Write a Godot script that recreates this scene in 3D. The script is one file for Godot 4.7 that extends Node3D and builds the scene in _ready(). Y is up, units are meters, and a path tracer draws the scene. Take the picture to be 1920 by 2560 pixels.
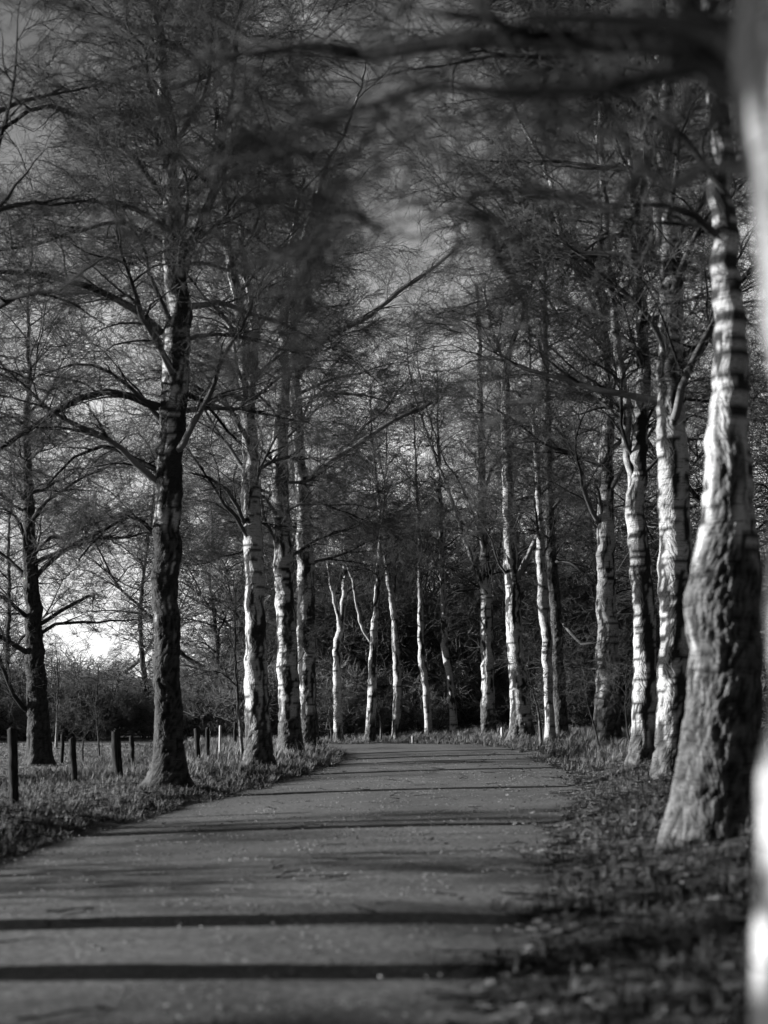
extends Node3D
# A lane between rows of bare birches on a low-sun day in early spring, seen in black and white.

const TREES = [
	{"label": "thick dark birch with sweeping limbs, nearest trunk at the left road edge", "kind": "birch", "at": [-3.86, -26.7], "rough": 4.5, "top": 19, "limbs": 34, "reach": 4.6, "low": 5.0, "up": 1.0, "seed": 11, "dense": 1.2, "flare": 0.8, "dark": 0.5,
	"stems": [[[0, -0.35, 0, 0.324], [-0.012, 0.591, 0, 0.275], [-0.037, 1.003, 0, 0.255], [-0.071, 1.832, 0, 0.243], [-0.097, 2.669, 0, 0.24], [-0.132, 3.513, 0, 0.237], [-0.116, 4.364, 0, 0.251], [-0.125, 5.223, 0, 0.248], [-0.109, 6.09, 0, 0.249], [-0.075, 6.965, 0, 0.259], [-0.033, 7.848, 0, 0.26], [-0.007, 8.739, 0, 0.248], [-0.039, 9.457, 0, 0.227], [-0.123, 10.181, 0, 0.184], [-0.175, 11.002, 0, 0.167], [-0.247, 11.922, 0, 0.15], [-0.341, 13.038, 0, 0.129], [-0.454, 14.166, 0, 0.112], [-0.576, 15.211, 0, 0.09], [-0.773, 17.106, 0.2, 0.049], [-0.839, 19, -0.1, 0.012]], [[-0.026, 9.277, 0, 0.122], [0.134, 10.045, 0, 0.111], [0.435, 10.819, 0, 0.099], [0.629, 11.323, 0, 0.088], [0.668, 11.645, 0, 0.076], [0.766, 12.2, 0, 0.064], [0.887, 12.944, 0, 0.052], [0.964, 13.789, 0, 0.04], [1.115, 15.634, 0.2, 0.022], [1.165, 17.48, -0.1, 0.012]]],
	"own_limbs": [[[-0.308, 8.56, 0, 0.083], [-0.703, 8.909, 0.283, 0.074], [-1.087, 9.066, 0.567, 0.065], [-1.632, 9.244, 0.85, 0.057], [-2.246, 9.313, 1.133, 0.049], [-3.008, 9.285, 1.417, 0.041], [-3.582, 9.112, 1.7, 0.033]], [[-0.32, 7.141, 0, 0.082], [-0.857, 7.349, 0.171, 0.074], [-1.254, 7.372, 0.343, 0.066], [-1.725, 7.186, 0.514, 0.059], [-2.184, 6.864, 0.686, 0.051], [-2.552, 6.531, 0.857, 0.043], [-2.992, 6.118, 1.029, 0.036], [-3.42, 5.629, 1.2, 0.029]], [[-0.23, 11.094, 0, 0.07], [-0.62, 11.561, 0.1, 0.065], [-1.056, 12.119, 0.2, 0.059], [-1.753, 12.612, 0.3, 0.053], [-2.442, 12.882, 0.4, 0.048], [-2.85, 12.728, 0.5, 0.042], [-3.332, 12.302, 0.6, 0.036], [-3.805, 11.826, 0.7, 0.03]], [[-0.121, 10.091, 0, 0.053], [-0.639, 10.554, -0.16, 0.047], [-1.204, 10.821, -0.32, 0.041], [-1.946, 10.757, -0.48, 0.035], [-2.87, 10.532, -0.64, 0.029], [-3.627, 10.445, -0.8, 0.023]], [[-0.294, 5.916, 0, 0.056], [-0.89, 6.253, -0.175, 0.046], [-1.447, 6.461, -0.35, 0.037], [-2.002, 6.316, -0.525, 0.027], [-2.55, 5.768, -0.7, 0.018]], [[-0.267, 4.664, 0, 0.047], [-0.544, 4.984, 0.175, 0.039], [-0.77, 5.071, 0.35, 0.032], [-1.11, 4.81, 0.525, 0.024], [-1.599, 4.203, 0.7, 0.017]], [[0.647, 11.323, 0, 0.048], [0.377, 11.645, 0, 0.035], [0.062, 11.969, 0, 0.022]], [[0.149, 7.406, 0, 0.048], [0.443, 7.324, -0.433, 0.039], [0.661, 7.101, -0.867, 0.031], [0.978, 6.778, -1.3, 0.023]]]},
	{"label": "forked white birch beside the nearest left trunk, second along the left verge", "kind": "birch", "at": [-2.857, -34], "rough": 1.0, "top": 18, "limbs": 28, "reach": 4.4, "low": 5.0, "up": 1.0, "seed": 12, "dense": 1.15, "flare": 0.45, "dark": 0.18,
	"stems": [[[0.011, -0.35, 0, 0.329], [-0.031, 0.808, 0, 0.287], [-0.086, 1.864, 0, 0.278], [-0.121, 2.929, 0, 0.247], [-0.156, 4.004, 0, 0.226], [-0.202, 5.088, 0, 0.227], [-0.259, 6.182, 0, 0.228], [-0.295, 7.286, 0, 0.197], [-0.342, 8.4, 0, 0.176], [-0.434, 9.524, 0, 0.165], [-0.56, 10.659, 0, 0.15], [-0.695, 11.574, 0, 0.133], [-0.85, 12.264, 0, 0.111], [-0.966, 13.308, 0, 0.095], [-1.076, 14.595, 0, 0.079], [-1.209, 15.895, 0, 0.062], [-1.306, 16.948, 0.2, 0.034], [-1.338, 18, -0.1, 0.012]], [[-0.32, 8.4, 0, 0.11], [-0.247, 9.524, 0, 0.1], [-0.214, 10.431, 0, 0.09], [-0.358, 11.344, 0, 0.081], [-0.503, 12.149, 0, 0.071], [-0.606, 13.191, 0, 0.061], [-0.735, 14.36, 0, 0.051], [-0.844, 15.46, 0.2, 0.028], [-0.88, 16.56, -0.1, 0.012]]],
	"own_limbs": [[[-0.283, 5.524, 0, 0.06], [-0.539, 6.146, 0.25, 0.051], [-0.788, 6.544, 0.5, 0.043], [-1.192, 6.829, 0.75, 0.035], [-1.588, 6.894, 1, 0.026]], [[-0.347, 8.736, 0, 0.055], [-0.74, 8.848, 0.25, 0.046], [-1.038, 8.737, 0.5, 0.038], [-1.441, 8.791, 0.75, 0.03], [-1.725, 8.517, 1, 0.021]]]},
	{"label": "birch between the forked white birch and the last left verge trunk, mottled bark", "kind": "birch", "at": [-2.643, -41.8], "rough": 1.2, "top": 17, "limbs": 26, "reach": 4.0, "low": 5.0, "up": 1.0, "seed": 13, "dense": 1.15, "flare": 0.45, "dark": 0.24,
	"stems": [[[0.013, -0.35, 0, 0.379], [-0.024, 1.229, 0, 0.315], [-0.089, 2.532, 0, 0.29], [-0.154, 3.848, 0, 0.271], [-0.246, 5.175, 0, 0.266], [-0.286, 6.514, 0, 0.267], [-0.366, 7.865, 0, 0.255], [-0.353, 9.228, 0, 0.222], [-0.299, 10.604, 0, 0.196], [-0.312, 11.992, 0, 0.17], [-0.285, 13.394, 0, 0.136], [-0.161, 14.808, 0, 0.11], [0.035, 15.948, 0, 0.083], [0.231, 17.242, 0, 0.062]]],
	"own_limbs": [[[-0.423, 6.918, 0, 0.06], [-0.644, 7.294, 0.65, 0.046], [-0.789, 7.394, 1.3, 0.032]]]},
	{"label": "dark birch leaning right over the road with long limbs, where the road bends", "kind": "birch", "at": [-2.306, -45.7], "rough": 1.6, "top": 23, "limbs": 24, "reach": 4.3, "low": 5.0, "up": 1.0, "seed": 14, "dense": 1.15, "flare": 0.45, "dark": 0.32,
	"stems": [[[0.014, -0.35, 0, 0.286], [-0.023, 1.161, 0, 0.265], [-0.091, 2.586, 0, 0.273], [-0.145, 4.024, 0, 0.275], [-0.141, 5.475, 0, 0.269], [-0.225, 6.939, 0, 0.248], [-0.266, 8.416, 0, 0.242], [-0.389, 9.16, 0, 0.213], [-0.49, 10.657, 0, 0.199], [-0.562, 12.168, 0, 0.178], [-0.632, 13.387, 0, 0.149], [-0.556, 14.923, 0, 0.134], [-0.358, 16.318, 0, 0.113], [0.054, 17.567, 0, 0.09], [0.348, 18.826, 0, 0.076], [0.723, 19.618, 0, 0.061], [1.099, 20.413, 0, 0.053], [1.476, 21.532, 0, 0.046], [1.698, 22.266, 0.2, 0.025], [1.772, 23, -0.1, 0.012]]],
	"own_limbs": [[[-0.501, 11.941, 0, 0.148], [0.254, 12.888, 0.45, 0.132], [1, 13.295, 0.9, 0.117], [1.879, 13.619, 1.35, 0.101], [2.744, 14.23, 1.8, 0.086], [3.594, 14.683, 2.25, 0.071], [4.43, 15.272, 2.7, 0.056]], [[-0.236, 8.342, 0, 0.125], [0.414, 9.044, 0.24, 0.11], [1.149, 9.444, 0.48, 0.095], [1.878, 9.916, 0.72, 0.08], [2.891, 10.456, 0.96, 0.065], [3.752, 10.846, 1.2, 0.05]], [[1.002, 9.415, 0.4, 0.044], [1.73, 10.255, 0.5, 0.036], [2.313, 10.755, 0.6, 0.029], [2.896, 11.551, 0.7, 0.022]], [[-0.495, 11.26, 0, 0.052], [0.707, 11.283, 0.567, 0.041], [1.881, 11.082, 1.133, 0.031], [2.598, 10.737, 1.7, 0.021]], [[-0.17, 7.381, 0, 0.044], [0.429, 7.362, 0.35, 0.033], [1.089, 7.648, 0.7, 0.022]]]},
	{"label": "leftmost of the five slim birches where the road bends, straight and crooked-topped", "kind": "birch", "at": [-1.753, -57.5], "rough": 0.4, "top": 13, "limbs": 16, "reach": 2.6, "low": 5.0, "up": 1.1, "seed": 21, "dense": 0.85, "flare": 0.45, "dark": 0.0,
	"stems": [[[0, -0.35, 0, 0.18], [-0.063, 1.87, 0, 0.163], [-0.089, 3.671, 0, 0.154], [0.07, 4.76, 0, 0.136], [0.21, 6.22, 0, 0.1], [0.206, 7.322, 0, 0.073], [0.196, 10.161, 0.2, 0.04], [0.193, 13, -0.1, 0.012]], [[0.034, 4.578, 0, 0.082], [-0.244, 5.671, 0, 0.07], [-0.394, 6.587, 0, 0.058], [-0.528, 7.507, 0, 0.046], [-0.817, 9.733, 0.2, 0.025], [-0.914, 11.96, -0.1, 0.012]]],
	"own_limbs": []},
	{"label": "second of the five slim bend birches, with a dark leaning base", "kind": "birch", "at": [-0.517, -56], "rough": 0.8, "top": 13, "limbs": 16, "reach": 2.6, "low": 5.0, "up": 1.1, "seed": 22, "dense": 0.85, "flare": 0.45, "dark": 0.15,
	"stems": [[[-0.018, -0.35, 0, 0.21], [0.05, 1.825, 0, 0.167], [0.101, 3.58, 0, 0.15], [0.206, 4.994, 0, 0.124], [0.276, 6.241, 0, 0.098], [0.418, 8.034, 0, 0.072], [0.595, 10.517, 0.2, 0.039], [0.654, 13, -0.1, 0.012]], [[0.101, 3.668, 0, 0.08], [-0.182, 4.109, 0, 0.069], [-0.45, 4.817, 0, 0.058], [-0.72, 6.241, 0, 0.047], [-1.08, 7.315, 0, 0.036], [-1.781, 9.637, 0.2, 0.02], [-2.015, 11.96, -0.1, 0.012]]],
	"own_limbs": []},
	{"label": "middle one of the five slim bend birches, brightest straight white stem", "kind": "birch", "at": [0.451, -56.5], "rough": 0.2, "top": 14, "limbs": 16, "reach": 2.6, "low": 5.0, "up": 1.1, "seed": 23, "dense": 0.85, "flare": 0.45, "dark": 0.0,
	"stems": [[[-0.018, -0.35, 0, 0.159], [0.055, 1.794, 0, 0.16], [0.022, 3.565, 0, 0.143], [-0.084, 4.992, 0, 0.116], [-0.334, 6.61, 0, 0.099], [-0.514, 8.059, 0, 0.081], [-0.713, 9.885, 0, 0.063], [-0.916, 11.943, 0.2, 0.035], [-0.983, 14, -0.1, 0.012]]],
	"own_limbs": []},
	{"label": "fourth of the five slim bend birches, swaying, with a small dead side branch", "kind": "birch", "at": [1.751, -58], "rough": 0.3, "top": 14, "limbs": 16, "reach": 2.5, "low": 5.0, "up": 1.1, "seed": 24, "dense": 0.85, "flare": 0.45, "dark": 0.0,
	"stems": [[[0.018, -0.35, 0, 0.154], [-0.084, 1.756, 0, 0.137], [-0.261, 3.208, 0, 0.137], [-0.293, 4.487, 0, 0.119], [-0.307, 5.775, 0, 0.101], [-0.354, 8.187, 0, 0.083], [-0.44, 10.062, 0, 0.065], [-0.522, 12.031, 0.2, 0.036], [-0.55, 14, -0.1, 0.012]]],
	"own_limbs": [[[-0.184, 4.121, 0, 0.064], [0.184, 4.451, 0, 0.046], [0.642, 4.213, 0, 0.028]]]},
	{"label": "rightmost of the five slim bend birches, strongly curved clean white foot", "kind": "birch", "at": [2.75, -58], "rough": 0.1, "top": 15, "limbs": 16, "reach": 2.6, "low": 5.0, "up": 1.1, "seed": 25, "dense": 0.85, "flare": 0.45, "dark": 0.0,
	"stems": [[[0, -0.35, 0, 0.163], [-0.047, 1.181, 0, 0.137], [-0.201, 2.629, 0, 0.128], [-0.361, 3.54, 0, 0.128], [-0.387, 5.373, 0, 0.12], [-0.431, 7.223, 0, 0.102], [-0.495, 9.089, 0, 0.093], [-0.541, 10.972, 0, 0.075], [-0.585, 12.986, 0.2, 0.041], [-0.6, 15, -0.1, 0.012]]],
	"own_limbs": [[[-0.316, 4.821, 0, 0.055], [0.199, 4.913, 0, 0.041], [0.931, 4.638, 0, 0.028]]]},
	{"label": "birch with a slender stem forking left, right of the five slim bend birches", "kind": "birch", "at": [3.916, -55.5], "rough": 1.0, "top": 17, "limbs": 16, "reach": 3.0, "low": 5.0, "up": 1.1, "seed": 31, "dense": 0.85, "flare": 0.45, "dark": 0.2,
	"stems": [[[0, -0.35, 0, 0.278], [-0.01, 2.545, 0, 0.245], [-0.036, 5.171, 0, 0.229], [-0.09, 6.941, 0, 0.194], [-0.161, 8.727, 0, 0.16], [-0.162, 10.529, 0, 0.143], [-0.181, 12.347, 0, 0.125], [-0.209, 15.106, 0, 0.108], [-0.278, 17.528, 0, 0.073]], [[-0.069, 5.435, 0, 0.114], [-0.378, 6.319, 0, 0.103], [-0.81, 7.475, 0, 0.091], [-1.157, 8.547, 0, 0.08], [-1.505, 9.626, 0, 0.068], [-1.945, 10.71, 0, 0.057], [-2.297, 11.8, 0, 0.045], [-2.856, 13.72, 0.2, 0.025], [-3.042, 15.64, -0.1, 0.012]], [[-0.111, 6.585, 0, 0.071], [-0.276, 7.832, 0, 0.062], [-0.621, 8.906, 0, 0.053], [-1.147, 9.986, 0, 0.045], [-1.676, 10.891, 0, 0.036], [-2.424, 13.265, 0.2, 0.02], [-2.673, 15.64, -0.1, 0.012]]],
	"own_limbs": [[[-0.103, 9.265, 0, 0.08], [0.173, 10.124, 0.25, 0.062], [0.603, 10.71, 0.5, 0.044]], [[-0.031, 5.7, 0, 0.062], [0.404, 6.913, 0.25, 0.048], [0.569, 7.768, 0.5, 0.035]]]},
	{"label": "stout bright birch with an upper V fork on the right verge", "kind": "birch", "at": [4.623, -49.5], "rough": 0.6, "top": 17, "limbs": 16, "reach": 3.0, "low": 5.0, "up": 1.1, "seed": 32, "dense": 0.85, "flare": 0.45, "dark": 0.15,
	"stems": [[[0.031, -0.35, 0, 0.403], [-0.073, 1.65, 0, 0.327], [-0.194, 3.201, 0, 0.273], [-0.252, 4.766, 0, 0.251], [-0.327, 6.344, 0, 0.236], [-0.371, 7.937, 0, 0.198], [-0.4, 9.544, 0, 0.183], [-0.413, 11.166, 0, 0.168], [-0.411, 12.639, 0, 0.144], [-0.14, 13.792, 0, 0.097], [0.227, 14.787, 0, 0.073], [0.569, 16.121, 0, 0.057]], [[-0.412, 12.556, 0, 0.096], [-0.626, 13.544, 0, 0.08], [-0.906, 14.455, 0, 0.065], [-1.135, 15.787, 0, 0.049]]],
	"own_limbs": [[[-0.182, 5.395, 0, 0.11], [0.19, 6.21, 0.5, 0.088], [0.523, 6.933, 1, 0.067], [0.908, 7.411, 1.5, 0.046]], [[-0.344, 10.191, 0, 0.048], [0.236, 9.635, 0.833, 0.039], [0.762, 9.094, 1.667, 0.031], [1.178, 7.881, 2.5, 0.023]]]},
	{"label": "slender pure white birch touching a darker trunk on the right verge", "kind": "birch", "at": [5.105, -45.5], "rough": 0.1, "top": 15, "limbs": 12, "reach": 2.6, "low": 5.0, "up": 1.1, "seed": 33, "dense": 0.85, "flare": 0.45, "dark": 0.0,
	"stems": [[[0.014, -0.35, 0, 0.157], [-0.007, 1.647, 0, 0.143], [-0.056, 3.073, 0, 0.165], [-0.149, 4.511, 0, 0.159], [-0.199, 5.962, 0, 0.138], [-0.225, 7.132, 0, 0.102], [-0.301, 8.903, 0, 0.073], [-0.392, 10.694, 0, 0.059], [-0.491, 12.847, 0.2, 0.032], [-0.524, 15, -0.1, 0.012]]],
	"own_limbs": []},
	{"label": "dark trunk close behind the slender pure white birch", "kind": "birch", "at": [5.64, -47], "rough": 14, "top": 17, "limbs": 16, "reach": 3.2, "low": 5.0, "up": 1.0, "seed": 34, "dense": 0.85, "flare": 0.45, "dark": 0.5,
	"stems": [[[0.015, -0.35, 0, 0.221], [-0.049, 1.648, 0, 0.207], [-0.098, 3.121, 0, 0.193], [-0.133, 4.606, 0, 0.179], [-0.213, 6.105, 0, 0.157], [-0.264, 7.618, 0, 0.143], [-0.273, 9.912, 0, 0.129], [-0.294, 11.459, 0, 0.106], [-0.303, 13.806, 0, 0.077], [-0.309, 15.403, 0.2, 0.042], [-0.311, 17, -0.1, 0.012]]],
	"own_limbs": [[[-0.126, 4.159, 0, 0.067], [0.342, 3.546, 0.333, 0.057], [0.586, 3.234, 0.667, 0.046], [1.196, 3.246, 1, 0.036]], [[-0.172, 5.88, 0, 0.06], [0.288, 5.826, 0.5, 0.044], [0.656, 5.405, 1, 0.029]]]},
	{"label": "thick flaking birch alone between the white-and-dark pair and the nearer right trunks", "kind": "birch", "at": [5.563, -37], "rough": 1.3, "top": 18, "limbs": 28, "reach": 4.4, "low": 5.0, "up": 1.0, "seed": 35, "dense": 1.15, "flare": 0.45, "dark": 0.22,
	"stems": [[[-0.012, -0.35, 0, 0.359], [0.036, 1.633, 0, 0.297], [0.072, 2.792, 0, 0.274], [0.074, 3.961, 0, 0.252], [0.076, 5.141, 0, 0.23], [0.101, 6.332, 0, 0.207], [0.15, 7.533, 0, 0.196], [0.2, 8.745, 0, 0.173], [0.191, 9.969, 0, 0.15], [0.157, 11.203, 0, 0.121], [0.135, 12.449, 0, 0.097], [0.13, 13.96, 0, 0.079], [0.108, 15.871, 0, 0.067], [0.07, 18.201, 0, 0.056], [0.048, 20.173, 0, 0.044]], [[0.185, 9.723, 0, 0.096], [-0.07, 11.327, 0, 0.09], [-0.411, 12.387, 0, 0.083], [-0.877, 13.454, 0, 0.077], [-1.043, 14.467, 0, 0.07], [-1.296, 15.487, 0, 0.064], [-1.629, 16.128, 0, 0.057], [-2.047, 17.031, 0, 0.051], [-2.526, 18.332, 0, 0.044], [-2.676, 19.381, 0, 0.037]]],
	"own_limbs": [[[0.081, 5.378, 0, 0.065], [-0.026, 6.184, 0.2, 0.053], [-0.138, 6.748, 0.4, 0.041], [-0.244, 6.953, 0.6, 0.029]], [[0.15, 10.338, 0, 0.042], [-0.322, 11.188, 0.5, 0.034], [-0.799, 11.351, 1, 0.025], [-1.218, 10.909, 1.5, 0.017]], [[-0.408, 12.575, 0, 0.042], [-1.11, 12.781, 0.333, 0.034], [-1.865, 12.637, 0.667, 0.026], [-2.49, 12.445, 1, 0.018]]]},
	{"label": "grey ringed birch with a swept pale second stem, left of the paired right trunks", "kind": "birch", "at": [4.918, -28], "rough": 0.5, "top": 18, "limbs": 24, "reach": 3.6, "low": 5.0, "up": 1.0, "seed": 36, "dense": 1.15, "flare": 0.45, "dark": 0.26,
	"stems": [[[0.017, -0.35, 0, 0.271], [0.01, 1.058, 0, 0.219], [0.06, 2.018, 0, 0.22], [0.065, 2.899, 0, 0.221], [0.016, 3.788, 0, 0.214], [-0.016, 4.685, 0, 0.192], [-0.012, 5.59, 0, 0.171], [0.056, 6.504, 0, 0.158], [0.133, 7.425, 0, 0.14], [0.19, 8.262, 0, 0.123], [0.161, 9.294, 0, 0.101], [0.109, 10.527, 0, 0.083], [0.035, 11.678, 0, 0.065], [-0.077, 12.843, 0, 0.051], [-0.299, 15.421, 0.2, 0.028], [-0.374, 18, -0.1, 0.012]], [[-0.038, 5.227, 0, 0.099], [-0.147, 5.955, 0, 0.094], [-0.202, 6.687, 0, 0.089], [-0.237, 7.518, 0, 0.085], [-0.315, 8.449, 0, 0.08], [-0.411, 9.483, 0, 0.076], [-0.486, 10.241, 0, 0.071], [-0.521, 11.197, 0, 0.066], [-0.556, 12.162, 0, 0.061], [-0.553, 13.626, 0, 0.056], [-0.59, 15.012, 0, 0.052], [-0.609, 15.786, 0.2, 0.028], [-0.615, 16.56, -0.1, 0.012]]],
	"own_limbs": [[[0.12, 11.005, 0, 0.055], [0.269, 11.775, 0, 0.042], [0.36, 12.453, 0, 0.028]]]},
	{"label": "tall straight birch with black ring marks, left of the giant knobbly trunk", "kind": "birch", "at": [4.468, -23], "rough": 0.6, "top": 19, "limbs": 30, "reach": 4.2, "low": 5.0, "up": 1.0, "seed": 37, "dense": 1.15, "flare": 0.45, "dark": 0.18,
	"stems": [[[0, -0.35, 0, 0.273], [0.013, 1.096, 0, 0.238], [0.049, 1.885, 0, 0.235], [0.098, 2.609, 0, 0.24], [0.151, 3.707, 0, 0.253], [0.157, 4.447, 0, 0.25], [0.141, 5.193, 0, 0.24], [0.147, 5.947, 0, 0.223], [0.16, 6.707, 0, 0.209], [0.182, 7.475, 0, 0.195], [0.188, 8.249, 0, 0.181], [0.187, 9.031, 0, 0.166], [0.175, 9.979, 0, 0.152], [0.173, 11.017, 0, 0.134], [0.155, 12.069, 0, 0.115], [0.15, 13.051, 0, 0.101], [0.137, 16.025, 0.2, 0.055], [0.133, 19, -0.1, 0.012]], [[0.097, 7.939, 0, 0.09], [0.029, 8.796, 0, 0.084], [-0.048, 9.583, 0, 0.077], [-0.104, 10.377, 0, 0.071], [-0.047, 11.42, 0, 0.064], [0.025, 12.395, 0, 0.057], [0.078, 13.546, 0, 0.05], [0.16, 15.513, 0.2, 0.028], [0.187, 17.48, -0.1, 0.012]]],
	"own_limbs": [[[0.354, 6.937, 0, 0.049], [0.549, 7.117, 0.333, 0.039], [0.777, 7.366, 0.667, 0.03], [0.998, 7.643, 1, 0.022]], [[0.356, 6.235, 0, 0.03], [0.758, 6.135, 0.25, 0.022], [0.989, 5.991, 0.5, 0.015]], [[0.286, 8.522, 0, 0.038], [0.441, 8.238, 1, 0.032]]]},
	{"label": "giant old birch with knobbly fissured base and banded upper stem at the right verge", "kind": "birch", "at": [2.806, -12.5], "rough": 2.8, "top": 17, "limbs": 26, "reach": 3.6, "low": 6.6, "up": 1.0, "seed": 38, "dense": 1.2, "flare": 0.25, "dark": 0.0,
	"stems": [[[-0.019, -0.35, 0, 0.397], [0.012, 0.633, 0, 0.362], [0.04, 1.018, 0, 0.329], [0.072, 1.406, 0, 0.304], [0.093, 1.797, 0, 0.296], [0.09, 2.193, 0, 0.317], [0.109, 2.431, 0, 0.298], [0.137, 2.671, 0, 0.259], [0.168, 2.993, 0, 0.224], [0.189, 3.399, 0, 0.199], [0.207, 3.809, 0, 0.165], [0.221, 4.222, 0, 0.154], [0.226, 4.639, 0, 0.138], [0.224, 5.06, 0, 0.123], [0.22, 5.699, 0, 0.107], [0.208, 6.347, 0, 0.095], [0.196, 7.003, 0, 0.088], [0.184, 7.669, 0, 0.08], [0.106, 12.335, 0.2, 0.044], [0.08, 17, -0.1, 0.012]]],
	"own_limbs": [[[0.194, 5.4, 0, 0.041], [-0.083, 5.554, 0.167, 0.032], [-0.356, 5.62, 0.333, 0.024], [-0.627, 5.56, 0.5, 0.016]], [[0.229, 5.828, 0, 0.037], [-0.107, 6.347, 0, 0.03], [-0.432, 6.608, 0, 0.022], [-0.843, 6.871, 0, 0.015]]]},
	{"label": "very close pale birch trunk cut off by the right picture edge", "kind": "birch", "at": [0.843, -2.7], "rough": 0.2, "top": 13, "limbs": 22, "reach": 2.6, "low": 4.2, "up": 1.0, "seed": 39, "dense": 1.0, "flare": 0.3, "dark": 0.26,
	"stems": [[[-0.027, -0.35, 0, 0.188], [0, 0.652, 0, 0.18], [0.029, 0.972, 0, 0.177], [0.043, 1.219, 0, 0.177], [0.045, 1.559, 0, 0.181], [0.04, 1.822, 0, 0.181], [0.028, 2.184, 0, 0.182], [0.026, 2.464, 0, 0.18], [0.029, 2.851, 0, 0.174], [0.046, 3.459, 0, 0.165], [0.161, 8.23, 0.2, 0.091], [0.199, 13, -0.1, 0.012]]],
	"own_limbs": [[[0.026, 2.342, 0, 0.036], [0.009, 2.541, -0.312, 0.037], [0.012, 2.756, -0.625, 0.037], [-0.027, 2.98, -0.938, 0.036], [-0.061, 3.167, -1.25, 0.035], [-0.242, 3.335, -1.562, 0.033], [-0.581, 3.473, -1.875, 0.03], [-0.891, 3.598, -2.188, 0.027], [-1.156, 3.785, -2.5, 0.023]], [[0.029, 2.427, 0, 0.049], [-0.004, 2.642, -0.325, 0.045], [-0.023, 2.873, -0.65, 0.039], [-0.014, 3.135, -0.975, 0.031], [-0.032, 3.416, -1.3, 0.02]], [[0.022, 2.258, 0, 0.015], [-0.051, 2.388, -0.256, 0.015], [-0.089, 2.492, -0.511, 0.015], [-0.132, 2.588, -0.767, 0.015], [-0.166, 2.663, -1.022, 0.014], [-0.187, 2.684, -1.278, 0.013], [-0.256, 2.798, -1.533, 0.012], [-0.368, 2.914, -1.789, 0.011], [-0.529, 3.016, -2.044, 0.009], [-0.628, 3.077, -2.3, 0.007]]]},
	{"label": "dark spreading tree standing alone in the left field", "kind": "oak", "at": [-9.202, -39.6], "rough": 99, "top": 15, "limbs": 24, "reach": 4.4, "low": 4.6, "up": 1.0, "seed": 41, "dense": 1.1, "flare": 0.45, "dark": 1.0,
	"stems": [[[0.012, -0.35, 0, 0.358], [-0.039, 0.796, 0, 0.297], [-0.1, 1.903, 0, 0.274], [-0.217, 3.144, 0, 0.238], [-0.334, 4.396, 0, 0.213], [-0.44, 5.659, 0, 0.177], [-0.521, 6.933, 0, 0.152], [-0.616, 8.219, 0, 0.127], [-0.635, 9.516, 0, 0.096], [-0.655, 10.825, 0, 0.064], [-0.682, 12.913, 0.2, 0.035], [-0.691, 15, -0.1, 0.012]]],
	"own_limbs": [[[-0.163, 3.768, 0, 0.063], [0.461, 4.108, 0.15, 0.053], [1.23, 4.496, 0.3, 0.044], [1.42, 4.559, 0.45, 0.034], [1.418, 4.348, 0.6, 0.025]], [[-0.153, 3.493, 0, 0.056], [0.291, 3.775, -0.1, 0.047], [1.022, 3.844, -0.2, 0.038], [1.758, 3.889, -0.3, 0.028], [2.435, 3.946, -0.4, 0.019]], [[-0.315, 3.831, 0, 0.069], [-0.821, 4.352, 0.55, 0.053], [-1.179, 4.613, 1.1, 0.037]], [[-0.285, 2.957, 0, 0.087], [-0.847, 3.315, 0.3, 0.068], [-1.275, 3.607, 0.6, 0.049]], [[-0.169, 1.349, 0, 0.075], [-0.433, 1.556, 0.22, 0.067], [-0.637, 1.896, 0.44, 0.059], [-0.915, 2.623, 0.66, 0.052], [-1.129, 3.345, 0.88, 0.044], [-1.393, 3.82, 1.1, 0.037]], [[-0.293, 5.026, 0, 0.069], [0.29, 5.579, 0.15, 0.058], [1.06, 6.066, 0.3, 0.047], [1.83, 6.426, 0.45, 0.036], [2.475, 6.657, 0.6, 0.025]], [[-0.456, 5.026, 0, 0.057], [-1.054, 5.553, -0.2, 0.044], [-1.63, 5.96, -0.4, 0.032]], [[-0.423, 5.532, 0, 0.05], [0.042, 6.204, -0.3, 0.042], [0.489, 6.177, -0.6, 0.034], [0.802, 6.54, -0.9, 0.026]], [[-0.526, 7.061, 0, 0.051], [-1.003, 7.654, 0.3, 0.038], [-1.445, 8.113, 0.6, 0.025]]]},
]


var rng := RandomNumberGenerator.new()
var noise := FastNoiseLite.new()
var cells := FastNoiseLite.new()
var M := {}
var names := {}
var sprays := {}
var left_edge: PackedVector2Array
var right_edge: PackedVector2Array
var road_outline: PackedVector2Array
const GX0 := -24.0
const GZ0 := -84.0
const GS := 0.5
const GNX := 97
const GNZ := 201
var lift_grid: PackedFloat32Array
var edge_grid: PackedFloat32Array

class Shape:
	var v := PackedVector3Array()
	var n := PackedVector3Array()
	var uv := PackedVector2Array()
	var c := PackedColorArray()
	var i := PackedInt32Array()
	func mesh(m: Material) -> ArrayMesh:
		var a := []
		a.resize(Mesh.ARRAY_MAX)
		a[Mesh.ARRAY_VERTEX] = v
		a[Mesh.ARRAY_NORMAL] = n
		a[Mesh.ARRAY_TEX_UV] = uv
		a[Mesh.ARRAY_COLOR] = c
		a[Mesh.ARRAY_INDEX] = i
		var me := ArrayMesh.new()
		me.add_surface_from_arrays(Mesh.PRIMITIVE_TRIANGLES, a)
		me.surface_set_material(0, m)
		return me

# ---------------------------------------------------------------- names and nodes

func numbered(called: String) -> String:
	if not names.has(called):
		names[called] = 0
		return called
	names[called] += 1
	return "%s_%03d" % [called, names[called]]

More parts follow.
